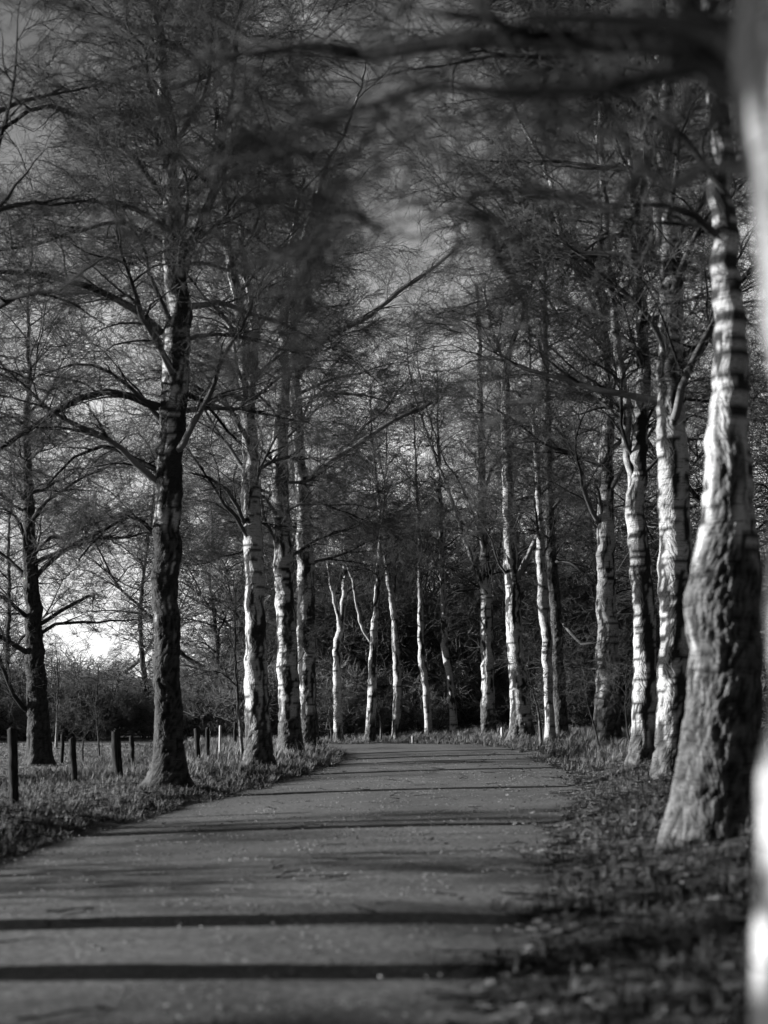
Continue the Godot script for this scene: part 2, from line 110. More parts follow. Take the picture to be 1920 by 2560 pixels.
func tag(o: Node, label: String, category: String, group := "", kind := "") -> void:
	o.set_meta("label", label)
	if category: o.set_meta("category", category)
	if group: o.set_meta("group", group)
	if kind: o.set_meta("kind", kind)

func thing(called: String, where: Vector3, label: String, category: String, group := "") -> Node3D:
	var o := Node3D.new()
	o.name = numbered(called)
	add_child(o)
	o.position = where
	tag(o, label, category, group)
	return o

func part(called: String, me: Mesh, parent: Node) -> MeshInstance3D:
	var o := MeshInstance3D.new()
	o.mesh = me
	o.name = called
	parent.add_child(o, true)
	return o

func setting(called: String, me: Mesh, label: String) -> MeshInstance3D:
	var o := MeshInstance3D.new()
	o.mesh = me
	o.name = numbered(called)
	add_child(o)
	tag(o, label, called.replace("_", " "), "", "structure")
	return o

func many(called: String, me: Mesh, places: Array, parent: Node, colors: Array = []) -> MultiMeshInstance3D:
	var mm := MultiMesh.new()
	mm.transform_format = MultiMesh.TRANSFORM_3D
	mm.use_colors = colors.size() > 0
	mm.mesh = me
	mm.instance_count = places.size()
	for k in places.size():
		mm.set_instance_transform(k, places[k])
		if colors.size() > 0:
			mm.set_instance_color(k, colors[k])
	var o := MultiMeshInstance3D.new()
	o.multimesh = mm
	o.name = called
	parent.add_child(o, true)
	o.set_meta("kind", "stuff")
	return o

func grey(value: float) -> Color:
	return Color(value, value, value).linear_to_srgb()

func flat_grey(value: float) -> Color:
	return Color(value, value, value)

# ---------------------------------------------------------------- the lie of the land

func ease01(a: float, b: float, x: float) -> float:
	return smoothstep(a, b, x)

func surf(x: float, z: float) -> float:
	return 0.6 * smoothstep(20.0, 75.0, -z) + 0.033 * clampf(x + 3.5, 0.0, 8.0)

func smooth2(pts: Array, sub: int) -> PackedVector2Array:
	var out := PackedVector2Array()
	for k in pts.size() - 1:
		var a: Vector2 = pts[maxi(k - 1, 0)]
		var b: Vector2 = pts[k]
		var c: Vector2 = pts[k + 1]
		var d: Vector2 = pts[mini(k + 2, pts.size() - 1)]
		for s in sub:
			out.append(b.cubic_interpolate(c, a, d, float(s) / sub))
	out.append(pts[pts.size() - 1])
	return out

func edge_distance(p: Vector2, line: PackedVector2Array) -> float:
	var best := 1e9
	for k in line.size() - 1:
		best = minf(best, p.distance_squared_to(Geometry2D.get_closest_point_to_segment(p, line[k], line[k + 1])))
	return sqrt(best)

func bank_at(x: float, z: float) -> float:
	var d := -z
	var b := lerpf(0.26, 0.42, smoothstep(8.0, 22.0, d))
	b = lerpf(b, 0.5, smoothstep(28.0, 37.0, d))
	b = lerpf(b, 0.14, smoothstep(40.0, 53.0, d))
	return lerpf(b, 0.0, smoothstep(4.0, 0.5, x) * smoothstep(48.0, 53.0, d))

func lay_land() -> void:
	left_edge = smooth2([Vector2(-4.3, 14), Vector2(-4.2, 4), Vector2(-4.0, -6), Vector2(-3.8, -14.5), Vector2(-3.64, -18.6), Vector2(-3.16, -23.6), Vector2(-2.43, -29), Vector2(-1.89, -33.8), Vector2(-1.25, -39.5), Vector2(-1.1, -43.4), Vector2(-1.6, -47.8), Vector2(-4.5, -51.5), Vector2(-12, -53.5), Vector2(-30, -54)], 4)
	right_edge = smooth2([Vector2(-0.9, 14), Vector2(-0.4, 4), Vector2(0.0, -2.5), Vector2(0.33, -6.4), Vector2(0.72, -9.3), Vector2(1.28, -13.3), Vector2(2.5, -21.1), Vector2(3.3, -27.4), Vector2(3.95, -35.4), Vector2(3.95, -43), Vector2(3.4, -47.5), Vector2(2.2, -51.2), Vector2(0.3, -54), Vector2(-2.5, -56), Vector2(-10, -58.6), Vector2(-30, -59.5)], 4)
	for k in range(1, right_edge.size() - 1):
		right_edge[k] += Vector2(noise.get_noise_2d(k * 37.0, 5.0), 0) * 0.3
	road_outline = left_edge.duplicate()
	for k in range(right_edge.size() - 1, -1, -1):
		road_outline.append(right_edge[k])
	lift_grid.resize(GNX * GNZ)
	edge_grid.resize(GNX * GNZ)
	for b in GNZ:
		for a in GNX:
			var p := Vector2(GX0 + a * GS, GZ0 + b * GS)
			var l := edge_distance(p, left_edge)
			var r := edge_distance(p, right_edge)
			var lift := 0.0
			var e := minf(l, r)
			if Geometry2D.is_point_in_polygon(p, road_outline):
				lift = -0.09 * smoothstep(0.0, 0.7, e)
				e = -e
			elif l < r:
				lift = 0.17 * smoothstep(0.0, 0.9, l) - 0.17 * smoothstep(2.2, 5.0, l)
			else:
				lift = bank_at(p.x, p.y) * smoothstep(0.0, 2.4, r)
			lift_grid[b * GNX + a] = lift
			edge_grid[b * GNX + a] = e if l < r else (e + 1000.0 if e > 0 else e)

func bilinear(grid: PackedFloat32Array, x: float, z: float) -> float:
	var fx := clampf((x - GX0) / GS, 0.0, GNX - 1.01)
	var fz := clampf((z - GZ0) / GS, 0.0, GNZ - 1.01)
	var a := int(fx)
	var b := int(fz)
	fx -= a
	fz -= b
	var k := b * GNX + a
	return lerpf(lerpf(grid[k], grid[k + 1], fx), lerpf(grid[k + GNX], grid[k + GNX + 1], fx), fz)

func edge_side(x: float, z: float) -> float:
	# distance outside the road: positive right of it, negative left of it, 0 on it
	var a := clampi(int((x - GX0) / GS + 0.5), 0, GNX - 1)
	var b := clampi(int((z - GZ0) / GS + 0.5), 0, GNZ - 1)
	var e := edge_grid[b * GNX + a]
	if e > 500.0: return e - 1000.0
	return -e if e > 0.0 else 0.0

func ground_height(x: float, z: float) -> float:
	var rough := noise.get_noise_2d(x * 9.0, z * 9.0) * 0.05 + noise.get_noise_2d(x * 40.0, z * 40.0) * 0.02
	var lift := bilinear(lift_grid, x, z)
	rough *= clampf(1.0 + lift / 0.05, 0.0, 1.0)
	var far := Vector2(x, z + 30.0).length()
	var hill := 9.0 * smoothstep(70.0, 260.0, far) * (0.7 + 0.6 * noise.get_noise_2d(x * 0.7 + 40.0, z * 0.7))
	return surf(x, z) + lift + rough + hill

# ---------------------------------------------------------------- materials

func picture(w: int, h: int, paint: Callable) -> ImageTexture:
	var im := Image.create(w, h, false, Image.FORMAT_RGB8)
	for y in h:
		for x in w:
			var g: float = paint.call(x, y)
			im.set_pixel(x, y, Color(g, g, g))
	im.generate_mipmaps()
	return ImageTexture.create_from_image(im)

func noise_picture(freq: float, octaves: int, sz: int, low: float, high: float, gain := 0.5) -> ImageTexture:
	var f := FastNoiseLite.new()
	f.seed = int(freq * 1000.0) + octaves
	f.noise_type = FastNoiseLite.TYPE_SIMPLEX_SMOOTH
	f.frequency = freq
	f.fractal_octaves = octaves
	f.fractal_gain = gain
	var im := f.get_seamless_image(sz, sz)
	im.convert(Image.FORMAT_RGB8)
	for y in sz:
		for x in sz:
			var g := lerpf(low, high, im.get_pixel(x, y).r)
			im.set_pixel(x, y, Color(g, g, g))
	im.generate_mipmaps()
	return ImageTexture.create_from_image(im)

func clouds() -> ImageTexture:
	# loose bright cloud, as the gaps between the twigs show it
	var f := FastNoiseLite.new()
	f.seed = 12
	f.noise_type = FastNoiseLite.TYPE_SIMPLEX_SMOOTH
	f.frequency = 3.4
	f.fractal_octaves = 5
	var im := Image.create(512, 256, false, Image.FORMAT_RGBA8)
	for y in 256:
		var up := PI * (0.5 - (y + 0.5) / 256.0)
		for x in 512:
			var a := TAU * x / 512.0
			var g := f.get_noise_3d(cos(a) * cos(up), sin(up) * 2.0, sin(a) * cos(up))
			var c := smoothstep(0.05, 0.35, g) * 0.15 * smoothstep(-0.02, 0.1, up)
			im.set_pixel(x, y, Color(c, c, c, 1).linear_to_srgb())
	return ImageTexture.create_from_image(im)

func mat(called: String, value: float, rough: float, tex: Texture2D = null, bump: Texture2D = null, bump_cm := 1.0, uv_scale := Vector3.ONE, world := false) -> StandardMaterial3D:
	var m := StandardMaterial3D.new()
	m.resource_name = called
	m.albedo_color = grey(value)
	m.roughness = rough
	m.metallic_specular = 0.25
	m.vertex_color_use_as_albedo = true
	m.cull_mode = BaseMaterial3D.CULL_DISABLED
	if tex: m.albedo_texture = tex
	if bump:
		m.heightmap_enabled = true
		m.heightmap_texture = bump
		m.heightmap_scale = bump_cm
	m.uv1_scale = uv_scale
	if world:
		m.uv1_triplanar = true
		m.uv1_world_triplanar = true
	M[called] = m
	return m

func make_materials() -> void:
	# birch bark: horizontal dashes and faint smudges; u runs round the stem, v along it
	var dash := FastNoiseLite.new()
	dash.seed = 7
	dash.noise_type = FastNoiseLite.TYPE_SIMPLEX_SMOOTH
	dash.frequency = 1.0
	dash.fractal_octaves = 2
	var bark := picture(256, 512, func(x: int, y: int) -> float:
		var a := x / 256.0 * TAU
		var q := Vector3(cos(a) * 1.1, sin(a) * 1.1, 0)
		var b := y / 512.0 * TAU
		var d := dash.get_noise_3d(q.x + 30.0 * cos(b), q.y + 30.0 * sin(b), 3.0)
		var e := dash.get_noise_3d(q.x * 2.0 + 9.0 * cos(b), q.y * 2.0 + 9.0 * sin(b), 9.0)
		return clampf(0.97 - 0.75 * smoothstep(0.42, 0.55, d) - 0.12 * maxf(e, 0.0), 0.1, 1.0))
	var crust := picture(256, 512, func(x: int, y: int) -> float:
		var a := x / 256.0 * TAU
		var b := y / 512.0 * TAU
		var d := absf(dash.get_noise_3d(3.4 * cos(a) + 2.2 * cos(b), 3.4 * sin(a), 2.2 * sin(b)))
		return clampf(smoothstep(0.0, 0.3, d), 0.0, 1.0))
	mat("bark", 1.0, 0.8, bark, crust, 0.8)
	mat("branch_bark", 1.0, 0.85)
	mat("twig", 1.0, 0.8)
	mat("grass", 1.0, 0.9)
	mat("leaf", 1.0, 0.85)
	var earth := noise_picture(0.02, 6, 512, 0.35, 1.0, 0.65)
	mat("ground", 1.0, 1.0, earth, earth, 2.5, Vector3.ONE * 0.45, true)
	var tar := noise_picture(0.03, 7, 1024, 0.3, 1.0, 0.85)
	mat("road", 1.0, 0.92, tar, tar, 0.5, Vector3.ONE * 0.33, true)
	var wood := picture(64, 256, func(x: int, y: int) -> float:
		return clampf(0.7 + 0.5 * dash.get_noise_2d(x * 0.4, y * 0.02), 0.25, 1.0))
	mat("post_wood", 1.0, 0.9, wood, wood, 0.5)
	mat("white_paint", 0.4, 0.7)

# ---------------------------------------------------------------- stems, limbs, twigs

func perp(d: Vector3) -> Vector3:
	return d.cross(Vector3.UP if absf(d.y) < 0.9 else Vector3.RIGHT).normalized()

func tube(s: Shape, pts: PackedVector3Array, rad: PackedFloat32Array, sides: int, cols: PackedColorArray) -> void:
	var cnt := pts.size()
	var base := s.v.size()
	var side := perp((pts[1] - pts[0]).normalized())
	var along := 0.0
	for k in cnt:
		var d := (pts[mini(k + 1, cnt - 1)] - pts[maxi(k - 1, 0)]).normalized()
		side = (side - d * side.dot(d)).normalized()
		var up := d.cross(side)
		if k > 0: along += pts[k].distance_to(pts[k - 1])
		for j in sides:
			var a := TAU * j / sides
			var o := side * cos(a) + up * sin(a)
			s.v.append(pts[k] + o * rad[k])
			s.n.append(o)
			s.uv.append(Vector2(float(j) / sides, along * 0.6))
			s.c.append(cols[k])
	for k in cnt - 1:
		for j in sides:
			var a := base + k * sides + j
			var b := base + k * sides + (j + 1) % sides
			s.i.append_array(PackedInt32Array([a, a + sides, b, b, a + sides, b + sides]))

func thin_color(r: float, kind: String) -> Color:
	# birch wood is pale when thick and dark brown when young
	if kind == "birch": return flat_grey(lerpf(0.024, 0.18, smoothstep(0.025, 0.08, r)))
	return flat_grey(lerpf(0.022, 0.03, smoothstep(0.016, 0.06, r)))

func colored_tube(s: Shape, pts: PackedVector3Array, rad: PackedFloat32Array, sides: int, kind: String, factor := 1.0) -> void:
	var cols := PackedColorArray()
	for k in pts.size():
		var w := 0.6 + 0.8 * absf(noise.get_noise_3d(pts[k].x * 60.0, pts[k].y * 60.0, rad[k] * 900.0))
		var c := thin_color(rad[k], kind)
		w *= factor
		cols.append(Color(c.r * w, c.g * w, c.b * w))
	tube(s, pts, rad, sides, cols)

func wiggle(r: RandomNumberGenerator, w: float) -> Vector3:
	return Vector3(r.randf_range(-w, w), r.randf_range(-w, w), r.randf_range(-w, w))

func make_spray(droop: float, spread: float, twigs: int, radius: float, sd: int) -> ArrayMesh:
	# a crooked leader with side twigs, each with its own twiglets
	var r := RandomNumberGenerator.new()
	r.seed = sd
	var s := Shape.new()
	var main := PackedVector3Array()
	var mr := PackedFloat32Array()
	var mc := PackedColorArray()
	var p := Vector3.ZERO
	var d := Vector3(1, 0.3, 0).normalized()
	for k in 8:
		main.append(p)
		mr.append(lerpf(radius * 1.8, radius * 0.8, k / 7.0))
		mc.append(flat_grey(0.028))
		d = (d + wiggle(r, 0.28) + Vector3(0.05, -droop * 0.1, 0)).normalized()
		p += d * 0.17
	tube(s, main, mr, 3, mc)
	for t in twigs:
		var f := r.randf_range(0.1, 7.0)
		var k := mini(int(f), 6)
		var q := main[k].lerp(main[k + 1], f - k)
		var a := (1.0 if t % 2 else -1.0) * r.randf_range(0.2, 1.5) * spread
		var dir := Vector3(cos(a), r.randf_range(-0.6, 0.9), sin(a)).normalized()
		var ln := r.randf_range(0.25, 0.85) * (1.15 - f / 11.0)
		var sink := droop * r.randf_range(-0.3, 1.3)
		var pts := PackedVector3Array()
		var rr := PackedFloat32Array()
		var cc := PackedColorArray()
		var tone := flat_grey(r.randf_range(0.03, 0.06))
		for j in 4:
			pts.append(q)
			rr.append(lerpf(radius, radius * 0.55, j / 3.0))
			cc.append(tone)
			dir = (dir + wiggle(r, 0.33) + Vector3(0, -sink * 0.2, 0)).normalized()
			q += dir * ln * 0.33
		tube(s, pts, rr, 3, cc)
		for u in 3:
			var g := r.randf_range(0.6, 2.9)
			var i := mini(int(g), 2)
			var e := pts[i].lerp(pts[i + 1], g - i)
			var dd := ((pts[i + 1] - pts[i]).normalized() + wiggle(r, 0.9)).normalized()
			var l2 := r.randf_range(0.12, 0.36)
			tube(s, PackedVector3Array([e, e + (dd - Vector3(0, sink * 0.2, 0)) * l2]), PackedFloat32Array([radius * 0.65, radius * 0.45]), 3, PackedColorArray([tone, tone]))
	return s.mesh(M.twig)

func smooth4(pts: Array, step: float) -> Array:
	# [x, y, z, r] points to evenly spaced Vector4s
	var out := []
	for k in pts.size() - 1:
		var q := []
		for o in [-1, 0, 1, 2]:
			var e = pts[clampi(k + o, 0, pts.size() - 1)]
			q.append(e if e is Vector4 else Vector4(e[0], e[1], e[2], e[3]))
		var a: Vector4 = q[1]
		var b: Vector4 = q[2]
		var n := maxi(1, int(Vector3(a.x, a.y, a.z).distance_to(Vector3(b.x, b.y, b.z)) / step))
		for s in n:
			var t := float(s) / n
			var res := Vector4()
			for ax in 4:
				res[ax] = cubic_interpolate(a[ax], b[ax], q[0][ax], q[3][ax], t)
			res.w = lerpf(a.w, b.w, t)
			out.append(res)
	var e2 = pts[pts.size() - 1]
	out.append(e2 if e2 is Vector4 else Vector4(e2[0], e2[1], e2[2], e2[3]))
	return out

func stem_shape(line: Array, spec: Dictionary, sides: int, foot: bool, world: Vector3) -> Shape:
	var s := Shape.new()
	var sd: float = spec.seed * 31.7
	var thick: float = line[0].w
	for k in line.size():
		var q: Vector4 = line[k]
		var h := q.y
		for j in sides + 1:
			var a := TAU * (j % sides) / sides
			var ca := cos(a)
			var sa := sin(a)
			var r := q.w
			# knobbly section
			r *= 1.0 + spec.get("knobs", 1.0) * 0.09 * noise.get_noise_3d(ca * 9.0 + sd, h * 8.0, sa * 9.0) + spec.get("knobs", 1.0) * 0.05 * noise.get_noise_3d(ca * 25.0, h * 30.0 + sd, sa * 25.0)
			if foot:
				var fl := exp(-maxf(h, 0.0) / 0.28)
				r *= 1.0 + spec.flare * fl * (0.75 + 0.7 * noise.get_noise_3d(ca * 22.0 + sd, 3.0, sa * 22.0) + 0.3 * sin(a * 5.0 + sd))
			# how much of the bark is old crust, how much white skin
			var border: float = spec.rough * (1.0 + spec.get("tongue", 0.9) * noise.get_noise_3d(ca * 14.0 + sd, h * 14.0, sa * 14.0) + 0.35 * noise.get_noise_3d(ca * 40.0 + sd, h * 25.0, sa * 40.0))
			var old := smoothstep(0.22, -0.22, (h - border) / maxf(spec.rough, 0.6)) if foot else 0.0
			var g: float = q.w * 11.0 * spec.get("plate", 1.0)
			var cell := cells.get_noise_3d(ca * g + sd, h * 3.6 * spec.get("plate", 1.0), sa * g)
			var plate := smoothstep(-0.93, -0.72, cell)
			r += old * (plate - 0.6) * minf(q.w * 0.11, 0.045 / spec.get("plate", 1.0))
			var around := q.w * 60.0
			var patch := noise.get_noise_3d(ca * around + sd, h * 11.0, sa * around + 50.0) + 0.35 * noise.get_noise_3d(ca * around * 3.0 + sd, h * 60.0, sa * around * 3.0)
			var ring := noise.get_noise_3d(ca * around * 0.3 + sd, h * 120.0, sa * around * 0.3)
			var band: float = spec.get("band", 0.0) * smoothstep(0.3, 1.2, h - border)
			var blot := maxf(smoothstep(0.2 - spec.dark * 0.7, 0.3 - spec.dark * 0.7, patch), smoothstep(0.34 - spec.dark * 0.3 - band, 0.42 - spec.dark * 0.3 - band, ring))
			var pale := lerpf(0.46, 0.28, 0.5 + 0.5 * noise.get_noise_3d(ca * 60.0, h * 60.0, sa * 60.0 + sd))
			var skin := lerpf(pale, 0.025, blot)
			skin = lerpf(thin_color(q.w, "birch").r * 1.2, skin, smoothstep(0.02, 0.06, q.w))
			var crust: float = lerpf(0.012, 0.085 + 0.05 * noise.get_noise_3d(ca * 50.0, h * 40.0, sa * 50.0), plate) * spec.get("crust", 1.0)
			var tone := lerpf(skin, crust, old)
			if spec.kind != "birch":
				tone = lerpf(0.016, 0.045, plate)
			var o := Vector3(ca, 0, sa)
			s.v.append(Vector3(q.x, q.y, q.z) + o * r)
			s.n.append(o)
			s.uv.append(Vector2(float(j) / sides * maxf(1.0, roundf(q.w * 5.0)), h * 0.5))
			s.c.append(flat_grey(tone))
	var w := sides + 1
	for k in line.size() - 1:
		for j in sides:
			var a := k * w + j
			s.i.append_array(PackedInt32Array([a, a + 1, a + w, a + w, a + 1, a + w + 1]))
	# real normals, so that ridges and plates catch the light
	for k in line.size():
		for j in w:
			var j0 := (j - 1 + sides) % sides
			var j1 := (j + 1) % sides
			var dx := s.v[k * w + j1] - s.v[k * w + j0]
			var dy := s.v[mini(k + 1, line.size() - 1) * w + j] - s.v[maxi(k - 1, 0) * w + j]
			var nn := dy.cross(dx).normalized()
			if nn.dot(s.n[k * w + j]) < 0.0: nn = -nn
			s.n[k * w + j] = nn
	return s

func limb_path(start: Vector3, az: float, elev: float, ln: float, arch: float, r: RandomNumberGenerator) -> PackedVector3Array:
	var pts := PackedVector3Array()
	var d := Vector3(cos(az) * cos(elev), sin(elev), sin(az) * cos(elev))
	var p := start
	var n := maxi(5, int(ln / 0.4))
	for k in n + 1:
		pts.append(p)
		d += wiggle(r, 0.29) - Vector3(0, arch / n, 0)
		d = d.normalized()
		p += d * ln / n
	return pts

func dress(s: Shape, pts: PackedVector3Array, r0: float, spec: Dictionary, r: RandomNumberGenerator, out: Array, bare: float, dens: float, seen := PackedFloat32Array()) -> void:
	# a limb with its side branches; the places where sprays of twigs grow go into out
	var n := pts.size()
	var rad := PackedFloat32Array()
	for k in n: rad.append(lerpf(r0, 0.006, pow(k / float(n - 1), 0.8)) if seen.size() == 0 else seen[k])
	colored_tube(s, pts, rad, 7 if seen.size() else 5, spec.kind, spec.get("limb_tone", 1.0))
	var total := 0.0
	for k in n - 1: total += pts[k].distance_to(pts[k + 1])
	var side := 1.0
	var at := total * bare
	while at < total * 0.97:
		var f := at / total * (n - 1)
		var k := mini(int(f), n - 2)
		var p := pts[k].lerp(pts[k + 1], f - k)
		var d := (pts[k + 1] - pts[k]).normalized()
		var az := atan2(d.z, d.x) + side * r.randf_range(0.45, 1.15)
		side = -side
		var el := asin(clampf(d.y, -1, 1)) * 0.75 + r.randf_range(-0.25, 0.5)
		var ln := (0.4 + 0.4 * (total - at)) * r.randf_range(0.6, 1.2)
		var sub := limb_path(p, az, el, ln, 0.25, r)
		var sr := PackedFloat32Array()
		for j in sub.size(): sr.append(lerpf(minf(rad[k] * 0.65, 0.028), 0.004, j / float(sub.size() - 1)))
		colored_tube(s, sub, sr, 4, spec.kind)
		var m := 0.15
		while m < ln:
			var g := m / ln * (sub.size() - 1)
			var i := mini(int(g), sub.size() - 2)
			out.append(spray_place(sub[i].lerp(sub[i + 1], g - i), az + r.randf_range(-0.9, 0.9), r, spec))
			m += 1.0 / dens
		out.append(spray_place(sub[sub.size() - 1], az, r, spec))
		at += r.randf_range(0.36, 0.66) / dens
	out.append(spray_place(pts[n - 1], atan2(pts[n - 1].z - pts[n - 2].z, pts[n - 1].x - pts[n - 2].x), r, spec))

func spray_place(p: Vector3, az: float, r: RandomNumberGenerator, spec: Dictionary) -> Transform3D:
	var b := Basis(Vector3.UP, -az) * Basis(Vector3(0, 0, 1), r.randf_range(-0.5, 0.7)) * Basis(Vector3(1, 0, 0), r.randf_range(-0.6, 0.6))
	return Transform3D(b.scaled_local(Vector3.ONE * r.randf_range(0.8, 1.4) * spec.get("spray", 1.0)), p)

func grow(o: Node3D, spec: Dictionary, shift: float, detail: float) -> void:
	var r := RandomNumberGenerator.new()
	r.seed = spec.seed * 977 + 5
	var places := []
	var first := true
	var lines := []
	for st in spec.stems:
		var pts := []
		for q in st:
			pts.append(Vector4(q[0], q[1] + shift, q[2], q[3]))
		if first:
			pts[0].y = -0.35
			if pts[1].y < 0.05: pts[1].y = 0.05
		var line := smooth4(pts, 0.055 / detail if first else 0.1 / detail)
		# a little sway in depth
		for k in line.size():
			line[k].z += 0.25 * noise.get_noise_2d(line[k].y * 12.0, spec.seed * 50.0 + lines.size() * 9.0) * smoothstep(0.0, 2.0, line[k].y)
			line[k].x += 0.05 * noise.get_noise_2d(line[k].y * 26.0, spec.seed * 20.0 + 300.0) * smoothstep(0.0, 2.0, line[k].y)
		lines.append(line)
		var sides := clampi(int(line[0].w * 130.0 * detail), 12, 40)
		if spec.get("fine", false) and first: sides = 72
		part("trunk" if first else "stem", stem_shape(line, spec, sides, first, o.position).mesh(M.bark), o)
		first = false
	# limbs seen in the picture
	var n_seen := 0
	for lb in spec.own_limbs:
		var pts := []
		for q in lb: pts.append(Vector4(q[0], q[1] + shift, q[2], q[3]))
		var sm := smooth4(pts, 0.3)
		var path := PackedVector3Array()
		var seen := PackedFloat32Array()
		for k in sm.size():
			seen.append(sm[k].w)
			var j := 0.035 * (1.0 if k > 0 else 0.0)
			path.append(Vector3(sm[k].x, sm[k].y + r.randf_range(-j, j), sm[k].z + r.randf_range(-j, j)))
		var s := Shape.new()
		spec["limb_tone"] = spec.get("tones", [1.0])[mini(n_seen, spec.get("tones", [1.0]).size() - 1)]
		n_seen += 1
		dress(s, path, sm[0].w, spec, r, places, 0.2, spec.dense, seen)
		part("limb", s.mesh(M.branch_bark), o)
	# the rest of the crown
	spec["limb_tone"] = 1.0
	var ga := r.randf() * TAU
	for li in lines.size():
		var line: Array = lines[li]
		var top: float = line[line.size() - 1].y
		var low: float = maxf(spec.low, line[0].y + 0.4)
		var cnt: int = spec.limbs if li == 0 else int(spec.limbs * 0.45)
		for k in cnt:
			var f := (k + r.randf_range(0.1, 0.9)) / cnt
			var h := lerpf(low, top - 0.2, f)
			var q: Vector4 = line[0]
			for e in line:
				if e.y >= h:
					q = e
					break
			ga += 2.4 + r.randf_range(-0.4, 0.4)
			var ln: float = spec.reach * (1.0 - 0.42 * f) * r.randf_range(0.65, 1.15) * (1.0 if li == 0 else 0.75)
			var path := limb_path(Vector3(q.x, q.y, q.z), ga, r.randf_range(0.4, 1.1) * spec.up, ln, r.randf_range(-0.1, 0.6), r)
			var s := Shape.new()
			dress(s, path, clampf(minf(q.w * 0.5, 0.015 * ln + 0.01), 0.01, 0.1), spec, r, places, 0.22, spec.dense)
			part("limb", s.mesh(M.branch_bark), o)
	var kinds: Array = sprays[spec.kind]
	var sorted := []
	for k in kinds.size(): sorted.append([])
	for k in places.size(): sorted[k % kinds.size()].append(places[k])
	for k in kinds.size():
		if sorted[k].size() > 0: many("twigs", kinds[k], sorted[k], o)

func plant_tree(called: String, spec: Dictionary, category := "tree", group := "", detail := 1.0) -> Node3D:
	var x: float = spec.at[0]
	var z: float = spec.at[1]
	var y := ground_height(x, z)
	var o := thing(called, Vector3(x, y, z), spec.label, category, group)
	grow(o, spec, surf(x, z) - y, detail)
	return o

func plain_stem(top: float, r: float, lean: Vector2, bend: float, sd: int) -> Array:
	var q := RandomNumberGenerator.new()
	q.seed = sd * 13 + 7
	var out := []
	var p := Vector2.ZERO
	for k in 9:
		var t := k / 8.0
		out.append([p.x, top * t, p.y, lerpf(r, 0.014, pow(t, 0.85))])
		p += lean * top / 8.0 + Vector2(q.randf_range(-bend, bend), q.randf_range(-bend, bend))
	return out

# ---------------------------------------------------------------- the scene

func _ready() -> void:
	# camera: an 80 mm lens on a 6 x 4.5 negative, wide open, focused on the bend
	var cam := Camera3D.new()
	cam.name = "camera"
	var lens := CameraAttributesPhysical.new()
	lens.frustum_focal_length = 34.27
	lens.frustum_near = 0.05
	lens.frustum_far = 2000.0
	lens.frustum_focus_distance = 50.0
	lens.exposure_aperture = 0.9
	cam.attributes = lens
	cam.far = 2000.0
	add_child(cam)
	cam.position = Vector3(0, 1.4, 0)
	cam.rotation_degrees = Vector3(8.092, 0, 0)
	cam.current = true
	# sky, exposure
	var env := Environment.new()
	env.background_mode = Environment.BG_SKY
	var sky := Sky.new()
	var air := ProceduralSkyMaterial.new()
	air.sky_top_color = grey(0.025)
	air.sky_horizon_color = grey(0.52)
	air.sky_curve = 0.13
	air.sky_cover = clouds()
	air.sky_cover_modulate = Color(1, 1, 1, 1)
	air.ground_bottom_color = grey(0.06)
	air.ground_horizon_color = grey(0.12)
	air.sun_angle_max = 8.0
	sky.sky_material = air
	env.sky = sky
	env.tonemap_mode = Environment.TONE_MAPPER_LINEAR
	env.tonemap_exposure = 3.3
	env.sdfgi_enabled = true
	env.ssao_enabled = true
	env.ssil_enabled = true
	var we := WorldEnvironment.new()
	we.environment = env
	add_child(we)
	# the sun: low, from the left and a little ahead of the camera
	var sun := DirectionalLight3D.new()
	sun.name = "sun"
	sun.light_color = Color(1, 1, 1)
	sun.light_energy = 1.6
	sun.light_angular_distance = 0.6
	sun.shadow_enabled = true
	add_child(sun)
	var az := deg_to_rad(-6.0)
	var el := deg_to_rad(15.0)
	sun.look_at_from_position(Vector3(-cos(az) * cos(el), sin(el), sin(az) * cos(el)) * 50.0, Vector3.ZERO)

	rng.seed = 20
	noise.seed = 3
	noise.noise_type = FastNoiseLite.TYPE_SIMPLEX_SMOOTH
	noise.frequency = 0.06
	noise.fractal_octaves = 3
	cells.seed = 5
	cells.noise_type = FastNoiseLite.TYPE_CELLULAR
	cells.frequency = 1.0
	cells.cellular_return_type = FastNoiseLite.RETURN_DISTANCE2_SUB
	cells.cellular_jitter = 0.9
	make_materials()
	lay_land()
	build_ground()
	build_road()
	print("land ", Time.get_ticks_msec())
	sprays.birch = [make_spray(0.8, 0.9, 20, 0.0042, 101), make_spray(1.2, 0.8, 22, 0.004, 102), make_spray(0.4, 1.0, 20, 0.0044, 103), make_spray(0.1, 0.9, 20, 0.0042, 104)]
	sprays.oak = [make_spray(0.1, 1.2, 20, 0.005, 111), make_spray(0.4, 1.3, 20, 0.005, 112)]
	build_trees()
	print("trees ", Time.get_ticks_msec())
	build_background()
	print("background ", Time.get_ticks_msec())
	build_fence()
	build_saplings()
	build_grass()
	print("grass ", Time.get_ticks_msec())

func axis_lines(stops: Array) -> PackedFloat32Array:
	# [[from, to, step], ...] joined
	var out := PackedFloat32Array()
	for s in stops:
		var n := int(round(absf(s[1] - s[0]) / s[2]))
		for k in n: out.append(lerpf(s[0], s[1], float(k) / n))
	out.append(stops[stops.size() - 1][1])
	return out

